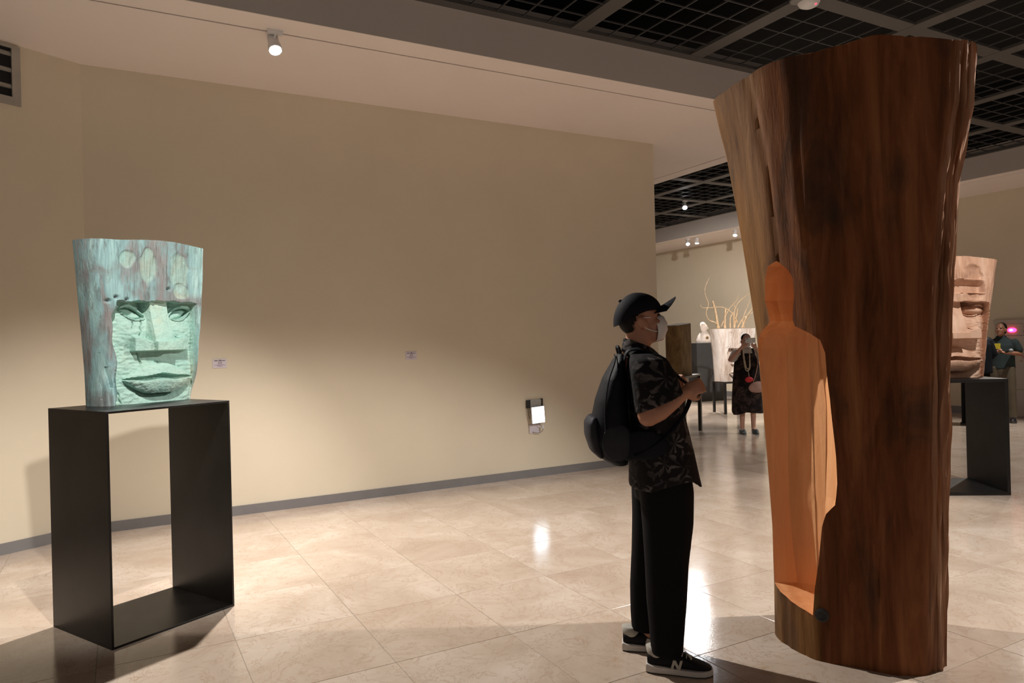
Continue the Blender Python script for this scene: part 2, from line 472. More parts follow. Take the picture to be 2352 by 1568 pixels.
# soffits (lower white ceiling) with track slots and grey fascias
struct('ceiling', join(box(-5, SOF_X, SOF_Y, SOF_Y+0.255, SOF, SOF+0.06), box(-5, SOF_X-0.25, SOF_Y+0.275, 18.0, SOF, SOF+0.06),
       box(SOF_X-0.23, SOF_X, SOF_Y+0.255, 18.0, SOF, SOF+0.06), box(SOF_X-0.25, SOF_X-0.23, SOF_Y+0.255, SOF_Y+0.275, SOF, SOF+0.06)), MAT['soffit_paint'])
struct('trim_1', join(box(-5, SOF_X-0.23, SOF_Y+0.255, SOF_Y+0.275, SOF+0.012, SOF+0.05), box(SOF_X-0.25, SOF_X-0.23, SOF_Y+0.275, 18, SOF+0.012, SOF+0.05)), MAT['dark_slot'])
struct('trim_2', join(box(-5, SOF_X, SOF_Y-0.004, SOF_Y-0.0005, SOF+0.001, GRID+0.12), box(SOF_X+0.0005, SOF_X+0.004, SOF_Y, 18, SOF+0.001, GRID+0.12)), MAT['fascia_paint'])
struct('trim_3', join(box(RS, RS+0.24, -3.2, 18, SOF, SOF+0.06), box(RS+0.255, RW, -3.2, 18, SOF, SOF+0.06)), MAT['soffit_paint'])
struct('trim_4', box(RS+0.24, RS+0.255, -3.2, 18, SOF+0.012, SOF+0.05), MAT['dark_slot'])
struct('trim_5', box(RS-0.004, RS-0.0005, -3.2, 18, SOF+0.001, GRID+0.12), MAT['fascia_paint'])

# dark open-cell ceiling: broad beams and square louvre panels, black void above
gridc = tag(bpy.data.objects.new('ceiling_grid', None), 'dark open-cell grid ceiling with broad grey beams', 'ceiling', kind='structure')
COL.objects.link(gridc)
BX = [3.62+1.377*k for k in range(-5, 6)]; BY = [3.955+1.39*k for k in range(-5, 10)]; BW = 0.08
mesh_obj('void_panel', box(-5, RW+0.25, -3.2, 18.2, 5.3, 5.35), MAT['plenum'], gridc)
mesh_obj('void_panel', box(-5.05, -5, -3.2, 18.2, SOF, 5.35), MAT['plenum'], gridc)
mesh_obj('void_panel', box(-5, RW+0.25, -3.25, -3.2, GRID, 5.35), MAT['plenum'], gridc)
mesh_obj('void_panel', box(RS+0.06, RS+0.08, -3.2, 18.0, GRID+0.1, 5.3), MAT['plenum'], gridc)
for x in BX:
    if x > RS: continue
    y1 = 18.0 if x > SOF_X else SOF_Y
    mesh_obj('beam', box(x-BW, x+BW, -3.2, y1, GRID, GRID+0.03), MAT['grid_beam'], gridc)
for y in BY:
    x0 = -5 if y < SOF_Y-0.1 else SOF_X
    if y > 5.2 and y < SOF_Y+0.1: y -= 0.0
    mesh_obj('beam', box(x0, RS, y-BW, y+BW, GRID+0.002, GRID+0.028), MAT['grid_beam'], gridc)
mesh_obj('beam', box(-5, SOF_X, SOF_Y-0.10, SOF_Y-0.004, GRID-0.003, GRID+0.03), MAT['grid_beam'], gridc)
mesh_obj('beam', box(RS-0.06, RS-0.004, -3.2, 18, GRID-0.003, GRID+0.03), MAT['grid_beam'], gridc)
def louvre_panel():
    w = 1.377-2*BW; d = 1.39-2*BW; parts = []
    for k in range(1, 5):
        x = -w/2+w*k/5; y = -d/2+d*k/5
        parts.append(box(x-0.005, x+0.005, -d/2, d/2, 0, 0.012))
        parts.append(box(-w/2, w/2, y-0.005, y+0.005, 0.0005, 0.0125))
    return join(*parts)
lou = None
for i, x in enumerate(BX):
    for y in BY:
        cx, cy = x+1.377/2, y+1.39/2
        if cx > RS+0.2 or cx < 0.5 or (cx < SOF_X and cy > SOF_Y) or cy < -0.5 or cy > 17.3: continue
        if cy > 5.0 and cx < SOF_X+0.3: continue
        if lou is None:
            o = mesh_obj('louvre_panel', louvre_panel(), MAT['louvre'], gridc); lou = o.data
        else:
            o = bpy.data.objects.new('louvre_panel', lou); COL.objects.link(o); o.parent = gridc
        o.location = (cx, cy, GRID+0.005)

# ================================================================== LAMPS
def aim_quat(d):
    return Vector(d).normalized().to_track_quat('-Z', 'Y')
def spot_lamp(key, label, mount_z, group='ceiling spotlights', white=True):
    pos, aim, watts, cone, blend, col, glow = SPOTS[key]
    P = Vector(pos); d = (Vector(aim)-P).normalized()
    t = thing('spotlight', label, 'spotlight', (P.x, P.y, mount_z), group=group)
    m = MAT['white_metal'] if white else MAT['black_plastic']
    O = Vector((P.x, P.y, mount_z))
    back = P-d*0.13
    mesh_obj('track_adapter', box(-0.055, 0.055, -0.018, 0.018, -0.03, 0.0), m, t)
    mesh_obj('arm', tube([(0, 0, -0.02), (0, 0, (back.z-O.z)*0.6), tuple((P-d*0.07)-O)], 0.009, 8), m, t)
    q = aim_quat(d).to_matrix().to_4x4()
    can = revolve([(0.022, 0.165), (0.040, 0.155), (0.043, 0.06), (0.050, 0.05), (0.052, 0.006), (0.045, 0.004), (0.044, 0.010)], 24)
    can = xform(can, Matrix.Translation(P-O) @ q)
    mesh_obj('lamp_can', can, m, t, True, angle=40)
    g = emitter('lens_'+key, col, glow)
    lens = xform(revolve([(0.001, 0.004), (0.042, 0.006), (0.042, 0.012), (0.001, 0.012)], 20), Matrix.Translation(P-O) @ q)
    mesh_obj('lens', lens, g, t)
    ld = bpy.data.lights.new('lamp_light', 'SPOT'); ld.energy = watts; ld.color = col
    ld.spot_size = math.radians(cone); ld.spot_blend = blend; ld.shadow_soft_size = 0.035
    lo = bpy.data.objects.new('lamp_light', ld); COL.objects.link(lo); lo.parent = t
    lo.location = tuple(P+d*0.02-O); lo.rotation_mode = 'QUATERNION'; lo.rotation_quaternion = aim_quat(d)
    return t
spot_lamp('wall_track', 'bright white track spotlight above the bare cream wall', SOF, 'track spotlights')
spot_lamp('far_grid', 'glaring spotlight hung from the dark grid beyond the wall end', GRID, 'ceiling spotlights')
spot_lamp('far_track_a', 'lit track spotlight beside another above the far wall plinth', SOF, 'far wall spotlights')
spot_lamp('far_track_b', 'dimmer twin track spotlight over the far wall plinth', SOF, 'far wall spotlights')
spot_lamp('far_track_c', 'single lit track spotlight above the branch-topped white head', SOF, 'far wall spotlights')
spot_lamp('right_track', 'lit track spotlight over the fire cabinet on the right wall', SOF, 'far wall spotlights')
spot_lamp('head_key', 'ceiling spotlight aimed at the green carved head', GRID, 'ceiling spotlights')
spot_lamp('log_side', 'ceiling spotlight beside the tall tree trunk', GRID, 'ceiling spotlights')
spot_lamp('right_face', 'ceiling spotlight aimed at the pale wooden head', GRID, 'ceiling spotlights')
spot_lamp('far_side', 'ceiling spotlight lighting the white head from the hall', GRID, 'ceiling spotlights')

# ================================================================== PEDESTALS
def frame_pedestal(label, loc, rz, w, d, h, th=0.012, legs=None):
    t = thing('steel_pedestal', label, 'pedestal', (*loc, 0), rz)
    mesh_obj('top_plate', bbox(-w/2, w/2, -d/2, d/2, h-th, h, 0.0015), MAT['steel_black'], t)
    mesh_obj('base_plate', bbox(-w/2, w/2, -d/2, d/2, 0.0, th, 0.0015), MAT['steel_black'], t)
    for s in (-1, 1):
        x = s*(w/2-th/2)
        mesh_obj('side_plate', bbox(x-th/2, x+th/2, -d/2, d/2, th, h-th, 0.0015), MAT['steel_black'], t)
    return t
GH = Vector((0.108, 4.595, 0)); GTH = math.radians(27.9)
frame_pedestal('black steel box-frame pedestal under the green carved head', GH[:2], GTH, 0.706, 0.61, 1.2)
RTH = math.radians(-33.5)
RC = Vector((7.05, 3.57, 0)) - Vector((math.cos(RTH), math.sin(RTH), 0))*0.40 + Vector((-math.sin(RTH), math.cos(RTH), 0))*0.335
frame_pedestal('black steel box-frame pedestal under the pale wooden head', RC[:2], RTH, 0.80, 0.67, 1.055, 0.03)

# ================================================================== CARVED HEADS
def almond(x, z, x0, x1, zt, zb, z0, z1):
    """signed 0..1 membership of an eye shape with corners (x0,z0),(x1,z1)"""
    if x <= x0 or x >= x1: return -1, 0, 0
    u = (x-x0)/(x1-x0); base = z0+(z1-z0)*u
    k = math.sin(PI*u)**0.75
    top = base+(zt-(z0+z1)/2)*k; bot = base+(zb-(z0+z1)/2)*k
    if z > top or z < bot: return -1, top, bot
    return (z-bot)/max(1e-5, top-bot), top, bot

def face_relief(x, z, closed=False, rough=1.0):
    """x from nose centre (m), z above base (m) on a 0.94 m head -> (protrusion, carved)"""
    ax = abs(x)
    # carved panel outline
    left = -0.278+0.012*math.sin(z*9)+0.006*math.sin(z*31)
    pan = sstep(left-0.004, left+0.02, x) * (1-sstep(0.218, 0.232, x)) * (1-sstep(0.585, 0.592, z+0.003*math.sin(x*60)))
    if z > 0.5: pan *= 1-sstep(0.235, 0.262, ax - max(0, 0.56-z)*0.6) if ax > 0.2 else 1
    h = 0.0; carved = 0.0
    if pan > 0:
        base = -0.030-0.03*(ax/0.3)**2+0.012*sstep(0.52, 0.58, z)*sstep(0.12, 0.16, ax)
        # chiselled ripple
        base += 0.0034*rough*noise.noise(Vector((x*26, z*75, 0.3)))*sstep(0.07, 0.13, ax)
        # eye hollow below the brow
        if ax > 0.052:
            base -= 0.010*sstep(0.44, 0.56, z)*sstep(0.052, 0.075, ax)
            base -= 0.058*sstep(0.47, 0.575, z)*sstep(0.052, 0.072, ax)*math.exp(-max(0, ax-0.075)/0.055)
        # cheek swells outwards below the eye
        base += 0.016*math.exp(-((z-0.40)/0.06)**2)*math.exp(-((ax-0.14)/0.07)**2)
        # bridge of nose
        if z > 0.30:
            wb = 0.058; ridge = 0.002+0.05*(1-sstep(0.33, 0.60, z))
            edge = 1-sstep(wb-0.006, wb+0.012, ax)
            base += ridge*edge
        # nostril block
        if 0.298 < z < 0.40 and ax < 0.176:
            top = 0.378 if ax > 0.135 else (0.378-0.03*(0.135-ax)/0.077 if ax > 0.058 else 0.352)
            out = 0.066-0.012*(ax-0.058)/0.11 if ax > 0.058 else 0.094
            if z < top: blk = out*sstep(0.298, 0.305, z)*(1-sstep(0.164, 0.172, ax))
            else: blk = out*(1-(z-top)/0.03) if z < top+0.03 else 0
            blk *= (1-sstep(0.16, 0.174, ax))
            base = max(base, -0.05+blk)
        # lips
        mz = 0.140+0.006*math.cos(x*30)*(1-ax/0.22)
        if ax < 0.214:
            u = ax/0.214; k = math.cos(u*PI/2)
            ut = mz+0.002+0.092*k**0.9; lb = mz-0.002-0.090*k**0.8
            if mz+0.002 < z < ut:
                q = (z-mz)/(ut-mz)
                stepq = 0.034*(1-q)**0.55+0.008
                base += stepq*(0.35+0.65*k)*(1-0.0)
            elif lb < z <= mz+0.002:
                q = (mz+0.002-z)/(mz-lb+1e-5)
                base += (0.052*(1-0.55*q**2.2)+0.004)*(0.35+0.65*k)
                if q < 0.10: base -= 0.006
            gap = abs(z-mz-0.008*k)
            gw = 0.016*k**0.6+0.002
            if gap < gw: base -= 0.055*(1-sstep(gw*0.6, gw, gap))*(0.3+0.7*k)
            # hollow under lower lip
            if z <= lb: base -= 0.045*math.exp(-((lb-z)/0.022))*k
        # eyes
        m, top, bot = almond(ax, z, 0.076, 0.216, 0.552, 0.490, 0.500, 0.545)
        if m >= 0:
            dep = 0.02 if not closed else 0.0
            dome = 0.026*math.sin(PI*min(1, max(0, m)))**0.7*math.sin(PI*(ax-0.076)/0.14)**0.5
            base = base-0.034+dome
        elif bot and bot-0.009 < z < bot:
            base += 0.009
        elif top and top < z < top+0.016:
            base += 0.010
        if closed:
            r2 = ((ax-0.150)/0.085)**2+((z-0.525)/0.042)**2
            if r2 < 1: base = max(base, -0.075+0.05*math.sqrt(1-r2))
        # drying cracks
        for xa, za, xb, zb, w in ((-0.150, 0.475, -0.157, 0.432, 0.0022), (-0.103, 0.480, -0.118, 0.392, 0.0026), (-0.128, 0.292, -0.110, 0.225, 0.0034), (0.098, 0.385, 0.106, 0.372, 0.002), (-0.235, 0.075, -0.222, 0.0, 0.002)):
            if min(za, zb) < z < max(za, zb):
                xm = xa+(xb-xa)*(z-za)/(zb-za)+0.003*math.sin(z*140)
                base -= 0.016*math.exp(-((x-xm)/w)**2)
        h = base*pan; carved = pan
    elif closed and 0.655 < z < 0.765 and ax < 0.20:
        h = -0.026*sstep(0.655, 0.664, z)*(1-sstep(0.715, 0.765, z))*(1-sstep(0.17, 0.20, ax)); carved = 1.0
    else:
        # bark forehead: shallow axe scallops and knots
        n1 = noise.noise(Vector((x*6, z*2.2, 3.1))); n2 = noise.noise(Vector((x*30, z*7, 1.7)))
        h = 0.012*n1+0.005*n2+0.004*noise.noise(Vector((x*90, z*9, 4.0)))
        h -= 0.010*sstep(0.28, 0.5, noise.noise(Vector((x*42, z*3.2, 8.0))))*sstep(-0.26, -0.30, x)
        for (cx, cz, rx, rz_) in ((-0.19, 0.83, 0.05, 0.055), (-0.07, 0.79, 0.055, 0.11), (0.12, 0.77, 0.065, 0.12), (0.13, 0.65, 0.06, 0.05)):
            r2 = ((x-cx)/rx)**2+((z-cz)/rz_)**2
            r2 += 0.35*noise.noise(Vector((x*22, z*22, 9)))
            if r2 < 1: h -= 0.007*(1-max(0, r2)**3); carved = max(carved, 0.6*(1-sstep(0.6, 1.0, r2)))
        for (cx, cz) in ((-0.305, 0.59), (-0.262, 0.612), (0.045, 0.66), (-0.20, 0.598)):
            r2 = ((x-cx)/0.016)**2+((z-cz)/0.013)**2
            if r2 < 1.8: h -= 0.02*math.exp(-r2*2)
        # long drying cracks in the bark
        for cx, z0, z1 in ((-0.33, 0.04, 0.30), (-0.30, 0.10, 0.22)):
            if z0 < z < z1: h -= 0.012*math.exp(-((x-cx-0.01*math.sin(z*20))/0.004)**2)
    return h, carved

def carved_head(name, label, mat, loc, rz, H, xl, xr, y_front, thick, cx, sx, closed=False, lr=0.12, rr=0.05, nf=190, nz=250, top=None, group=None, amp=1.0):
    """xl/xr: tables of left and right edge over height; cx nose centre; sx feature scale"""
    rings = []; att = []; sz = H/0.94
    fx = [i/(nf-1) for i in range(nf)]; nb = 22
    for k in range(nz):
        t = k/(nz-1); z = t*H
        L = lerp_tab(xl, z); R = lerp_tab(xr, z); ring = []; ra = []
        for s in fx:
            # denser sampling through the face, rounded shoulders at both sides
            x = L+(R-L)*s
            yb = y_front
            dl = (x-L); dr = (R-x)
            if dl < lr: yb += thick*0.62*(1-math.sqrt(max(0, 1-(1-dl/lr)**2)))
            if dr < rr: yb += thick*0.55*(1-math.sqrt(max(0, 1-(1-dr/rr)**2)))
            h, c = face_relief((x-cx)/sx, z/sz, closed)
            fade = sstep(0, 0.03, dr)*sstep(0, 0.05, dl)
            ztop = z
            if top: ztop = z*(1+(top(x)-1)*t)
            ring.append((x, yb-h*fade*sx*amp, ztop)); ra.append(c*fade)
        x0, y0 = ring[0][0], ring[0][1]; x1, y1 = ring[-1][0], ring[-1][1]
        for j in range(1, nb):
            a = PI*j/nb; mx = (x0+x1)/2; hw = (x1-x0)/2
            bx = mx+hw*math.cos(a); w_ = math.sin(a)**0.6
            yy = (y1+(y0-y1)*j/nb)+(y_front+thick-max(y0, y1))*w_
            zt = z if not top else z*(1+(top(bx)-1)*t)
            ring.append((bx, yy+0.006*noise.noise(Vector((bx*8, z*2, 5))), zt)); ra.append(0.0)
        rings.append(ring); att += ra
    v, f = loft(rings)
    o = mesh_obj(name, (v, f), mat, None, True, angle=24)
    a = o.data.attributes.new('carved', 'FLOAT', 'POINT'); a.data.foreach_set('value', att)
    o.location = loc; o.rotation_euler = (0, 0, rz)
    tag(o, label, 'sculpture', group)
    return o
carved_head('carved_head', 'verdigris green wooden face sculpture on the black steel frame', MAT['verdigris_wood'], (GH.x, GH.y, 1.2), GTH, 0.935,
    [(0, -0.195), (0.2, -0.200), (0.42, -0.211), (0.61, -0.223), (0.80, -0.234), (0.94, -0.244)],
    [(0, 0.372), (0.17, 0.403), (0.41, 0.424), (0.57, 0.442), (0.79, 0.460), (0.94, 0.468)], 0.03, 0.27, 0.15, 1.0, lr=0.085, rr=0.045,
    top=lambda x: 1.0+0.012*math.sin(x*9), amp=1.22)
carved_head('carved_head', 'pale pinkish wooden face sculpture with closed eyes on steel frame', MAT['pale_wood'], (RC.x, RC.y, 1.055), RTH, 1.14,
    [(0, -0.30), (0.5, -0.34), (1.14, -0.42)], [(0, 0.385), (0.5, 0.415), (0.9, 0.48), (1.14, 0.52)], -0.14, 0.44, 0.06, 1.38, True, lr=0.14, rr=0.12, nf=170, nz=230,
    top=lambda x: 1.0-0.035*max(0, x-0.15)/0.3, amp=1.55)
# ================================================================== TREE TRUNK WITH CARVED FIGURE
#LOG_BEGIN
LC = (3.12, 2.33); LOS = (0.801, 0.598); LE1 = (0.598, -0.801)
# base outline in trunk axes (a across, b depth), seen clockwise from the pale side
LBASE = [(-0.346, 0.02), (-0.318, -0.135), (-0.160, -0.300), (0.040, -0.330), (0.217, -0.337), (0.345, -0.258), (0.398, -0.143),
         (0.385, 0.05), (0.30, 0.26), (0.08, 0.36), (-0.15, 0.31), (-0.29, 0.17)]
LLEFT = [(0, 0.341), (0.25, 0.339), (0.54, 0.343), (0.90, 0.361), (1.21, 0.378), (1.52, 0.395), (1.70, 0.417), (1.97, 0.451), (2.22, 0.486), (2.42, 0.515), (2.57, 0.548), (2.70, 0.572), (3, 0.62)]
LRIGHT = [(0, 0.398), (0.34, 0.409), (0.63, 0.418), (0.95, 0.425), (1.22, 0.435), (1.5, 0.445), (1.74, 0.456), (1.97, 0.480), (2.17, 0.498), (2.32, 0.524), (2.48, 0.554), (2.68, 0.571), (3, 0.575)]
LTOP = [(-1, 2.71), (-0.9, 2.715), (-0.72, 2.728), (-0.61, 2.735), (-0.58, 2.748), (-0.46, 2.756), (-0.32, 2.765), (-0.18, 2.757), (-0.03, 2.765), (0.10, 2.774), (0.27, 2.782), (0.36, 2.772), (0.55, 2.745), (0.8, 2.728), (1, 2.75)]
def log_curve(n=180):
    P = LBASE; m = len(P); out = []
    for i in range(n):
        u = i*m/n; k = int(u); t = u-k
        a, b, c, d = P[(k-1) % m], P[k % m], P[(k+1) % m], P[(k+2) % m]
        out.append(tuple(0.5*((2*b[q])+(c[q]-a[q])*t+(2*a[q]-5*b[q]+4*c[q]-d[q])*t*t+(3*b[q]-a[q]-3*c[q]+d[q])*t**3) for q in (0, 1)))
    return out
def log_point(a, b, z):
    A = a*lerp_tab(LLEFT, z)/0.346 if a < 0 else a*lerp_tab(LRIGHT, z)/0.398
    g = 1+0.22*max(0, z-1.2)/1.7
    B = b*g
    return LC[0]+LE1[0]*A+LOS[0]*B, LC[1]+LE1[1]*A+LOS[1]*B
#LOG_END
def build_trunk():
    cv = log_curve(230); nz = 130; rings = []; tone = []; edge = []
    for k in range(nz):
        t = k/(nz-1); ring = []
        for i, (a, b) in enumerate(cv):
            an = a/0.346 if a < 0 else a/0.398
            zt = lerp_tab(LTOP, an)
            if b > 0: zt -= 0.05*b/0.36+0.02*noise.noise(Vector((an*3, 1.0, 0)))
            zt += 0.006*noise.noise(Vector((an*14, b*9, 2.0)))
            z = t*zt
            x, y = log_point(a, b, z)
            # outward displacement: long vertical ribs, stronger along the broken right edge
            nx, ny = x-LC[0], y-LC[1]; l = math.hypot(nx, ny); nx /= l; ny /= l
            e = sstep(0.300, 0.350, a)*(1-sstep(0.05, 0.2, b))
            d = 0.007*noise.noise(Vector((a*16, b*16, z*0.7)))+0.003*noise.noise(Vector((a*60, b*60, z*1.6)))
            d += e*(-0.014+0.026*noise.noise(Vector((a*75, b*60, z*1.0+7)))+0.016*noise.noise(Vector((a*150, b*90, z*5.0))))
            # seams in the front face
            for sa, zz0, zz1, wd in ((0.02, 1.2, 2.9, 0.006), (0.13, 0.0, 1.4, 0.004), (0.20, 2.3, 2.9, 0.008), (-0.10, 1.9, 2.9, 0.005), (-0.22, 1.6, 2.8, 0.006)):
                if b < 0 and zz0 < z < zz1: d -= 0.010*math.exp(-((a-sa-0.012*math.sin(z*3+sa*20))/wd)**2)
            # hollow behind the jagged rim near the top right
            if b < 0.1 and z > 1.9: d -= 0.035*sstep(1.9, 2.5, z)*math.exp(-((a-0.385)/0.02)**2)*sstep(-0.2, -0.08, b)
            ring.append((x+nx*d-LC[0], y+ny*d-LC[1], z))
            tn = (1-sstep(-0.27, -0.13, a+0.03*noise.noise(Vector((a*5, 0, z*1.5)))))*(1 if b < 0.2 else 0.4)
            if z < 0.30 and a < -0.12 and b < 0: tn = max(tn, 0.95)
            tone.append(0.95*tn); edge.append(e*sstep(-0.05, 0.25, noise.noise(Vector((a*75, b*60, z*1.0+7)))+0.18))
        rings.append(ring)
    v, f = loft(rings)
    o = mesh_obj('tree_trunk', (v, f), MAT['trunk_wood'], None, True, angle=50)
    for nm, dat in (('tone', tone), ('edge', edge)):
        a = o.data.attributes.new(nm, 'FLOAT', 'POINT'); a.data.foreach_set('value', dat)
    o.location = (LC[0], LC[1], 0)
    # human-shaped niche, cut along +x, faceted at the back
    OUT = [(2.382, 1.850), (2.434, 1.829), (2.468, 1.753), (2.482, 1.669), (2.462, 1.601), (2.457, 1.567), (2.521, 1.522), (2.570, 1.490), (2.590, 1.436), (2.597, 1.304),
           (2.602, 1.12), (2.605, 0.90), (2.598, 0.68), (2.58, 0.448), (2.548, 0.268), (2.467, 0.242), (2.269, 0.204), (2.256, 0.332), (2.239, 0.456), (2.221, 0.619), (2.204, 0.680),
           (2.173, 0.723), (2.164, 0.823), (2.166, 0.941), (2.178, 1.157), (2.185, 1.315), (2.186, 1.414), (2.200, 1.474), (2.240, 1.505), (2.307, 1.541), (2.316, 1.568),
           (2.313, 1.608), (2.301, 1.678), (2.301, 1.759), (2.325, 1.806)]
    def ring(x, k, ck=2.385):
        r = []
        for y, z in OUT:
            zz = z-(0.05*(1-k) if z > 1.7 else 0)
            r.append((x+0.012*math.sin(z*7)*(1-k)-LC[0], ck+(y-ck)*k-LC[1], zz))
        return r
    cv_, cf_ = loft([ring(2.30, 1.0), ring(2.845, 1.0), ring(2.935, 0.62, 2.37), ring(2.975, 0.20, 2.36)])
    cut = mesh_obj('cutter', (cv_, cf_), MAT['trunk_fresh'])
    cut.location = o.location
    m = o.modifiers.new('b', 'BOOLEAN'); m.object = cut; m.operation = 'DIFFERENCE'; m.solver = 'EXACT'; m.material_mode = 'TRANSFER'
    dg = bpy.context.evaluated_depsgraph_get(); dg.update()
    me = bpy.data.meshes.new_from_object(o.evaluated_get(dg)); me.name = 'tree_trunk'
    o.modifiers.clear(); old = o.data; o.data = me; bpy.data.meshes.remove(old)
    bpy.data.objects.remove(cut)
    fresh = [i for i, mm in enumerate(me.materials) if mm and mm.name == 'trunk_fresh']
    for p in me.polygons: p.use_smooth = p.material_index not in fresh
    tag(o, 'tall upright tree trunk with a human-shaped hollow carved in its side', 'sculpture')
    # dark knot beside the foot of the hollow
    kn = revolve([(0.001, -0.012), (0.019, -0.012), (0.030, -0.004), (0.031, 0.004), (0.022, 0.008), (0.012, 0.003), (0.001, 0.002)], 18)
    q = Vector((-0.86, -0.5, 0)).to_track_quat('Z', 'Y').to_matrix().to_4x4()
    kx, ky = 2.800, 2.232
    mesh_obj('knot', xform(kn, Matrix.Translation((kx-LC[0]-0.004, ky-LC[1]-0.004, 0.215)) @ q), MAT['black_plastic'], o, True, angle=40)
    return o
trunk = build_trunk()

# ================================================================== WALL ITEMS
def wall_card(x0, x1, z0, z1, label, dark=False):
    t = thing('wall_label', label, 'label', ((x0+x1)/2, WALL_Y, (z0+z1)/2), group=None)
    w, h = x1-x0, z1-z0
    mesh_obj('card', bbox(-w/2, w/2, -0.006, 0.0, -h/2, h/2, 0.001), MAT['card'], t)
    rows = [(0.32, -0.38, -0.14, 'ink', 0.09), (0.34, -0.08, 0.12, 'ink', 0.11), (0.31, 0.14, 0.38, 'ink', 0.07), (0.18, -0.12, -0.02, 'ink', 0.05), (0.16, 0.02, 0.14, 'ink', 0.06),
            (0.04, -0.11, 0.0, 'ink', 0.08), (0.04, 0.06, 0.13, 'ink', 0.08), (-0.10, -0.20, 0.24, 'ink_violet', 0.04), (-0.20, -0.40, 0.40, 'ink_violet', 0.05), (-0.26, -0.22, 0.10, 'ink_violet', 0.04), (-0.34, -0.15, 0.22, 'ink_violet', 0.03)]
    for zc, a, b, m, hh in rows:
        mesh_obj('print_line', box(a*w, b*w, -0.0066, -0.0058, (zc-hh/2)*h, (zc+hh/2)*h), MAT[m], t)
wall_card(0.733, 0.851, 1.333, 1.413, 'small white caption card on the wall by the green head')
wall_card(2.544, 2.663, 1.345, 1.427, 'small dim caption card alone in mid-wall')

# broken-open emergency exit light: recessed box, glowing panel hanging off it
ex = thing('exit_light', 'glowing emergency direction light hanging open low on the wall', 'exit light', (4.03, WALL_Y, 0.60))
mesh_obj('side_bracket', box(-0.10, -0.055, -0.025, -0.001, 0.165, 0.252), MAT['black_plastic'], ex)
mesh_obj('side_bracket', box(0.088, 0.102, -0.03, -0.001, 0.12, 0.262), MAT['black_plastic'], ex)
mesh_obj('back_plate', bbox(-0.055, 0.088, -0.02, -0.001, 0.10, 0.255, 0.002), MAT['alu'], ex)
panel = mesh_obj('panel_body', bbox(-0.082, 0.082, -0.035, -0.012, -0.092, 0.092, 0.004), MAT['white_metal'], ex)
panel.location = (0.018, -0.028, 0.088); panel.rotation_euler = (0, math.radians(-3), 0)
mesh_obj('light_face', bbox(-0.077, 0.077, -0.040, -0.034, -0.087, 0.087, 0.002), MAT['sign_glow'], panel)
arrow = [(-0.05, -0.008), (0.0, -0.008), (0.0, -0.045), (0.05, 0.0), (0.0, 0.045), (0.0, 0.008), (-0.05, 0.008)]
mesh_obj('arrow', prism(arrow, -0.0412, -0.0395), MAT['sign_arrow'], panel)
mesh_obj('cable', tube(smooth_path([(0.03, -0.04, 0.0), (0.05, -0.05, -0.03), (0.085, -0.05, -0.05), (0.075, -0.04, -0.10), (0.02, -0.03, -0.115), (-0.03, -0.02, -0.10)]), 0.0032, 6), MAT['speaker_grey'], ex)
mesh_obj('plug', bbox(0.068, 0.092, -0.06, -0.04, -0.07, -0.035, 0.003), MAT['white_metal'], ex)
mesh_obj('cable', tube(smooth_path([(-0.09, -0.02, 0.17), (-0.088, -0.03, 0.11), (-0.075, -0.03, 0.05)]), 0.003, 6), MAT['black_plastic'], ex)
mesh_obj('loose_plate', bbox(-0.07, 0.06, -0.012, -0.003, -0.115, -0.02, 0.002), MAT['card'], ex)

# air vent high on the angled wall
vang = math.atan2(ang.y, ang.x)+PI
vp = p0+ang*0.455
vent = thing('air_vent', 'metal louvred air vent below the ceiling on the angled wall', 'air vent', (vp.x, vp.y, 3.41), vang)
W_, H_ = 1.0, 0.455
fr = 0.06
mesh_obj('frame', join(box(-W_, 0, -0.02, -0.001, 0, fr), box(-W_, 0, -0.02, -0.001, H_-fr*0.35, H_), box(-fr, 0, -0.02, -0.001, fr, H_-fr*0.35), box(-W_, -W_+fr, -0.02, -0.001, fr, H_-fr*0.35)), MAT['alu'], vent)
mesh_obj('dark_inside', box(-W_+fr, -fr, -0.003, -0.001, fr, H_-fr*0.35), MAT['plenum'], vent)
for k in range(3):
    z = fr+0.035+k*0.125
    s = mesh_obj('slat', box(-W_+fr, -fr, -0.015, 0.003, 0, 0.055), MAT['alu'], vent)
    s.location = (0, -0.004, z+0.03); s.rotation_euler = (math.radians(-28), 0, 0)

# smoke detector on a grid crossing
sm = thing('smoke_detector', 'round white smoke detector with red light on a ceiling beam', 'smoke detector', (5.03, 3.985, GRID))
mesh_obj('body', revolve([(0.001, 0.0), (0.085, 0.0), (0.088, -0.012), (0.075, -0.035), (0.045, -0.05), (0.001, -0.052)], 28), MAT['white_metal'], sm, True, angle=40)
mesh_obj('indicator', ell((0.012, -0.055, -0.040), (0.010, 0.010, 0.008)), MAT['led_red'], sm, True)
mesh_obj('clear_ring', revolve([(0.060, 0.0), (0.070, 0.0), (0.066, -0.014), (0.056, -0.014)], 24), MAT['speaker_grey'], sm, True, loc=(-0.10, 0.02, 0))

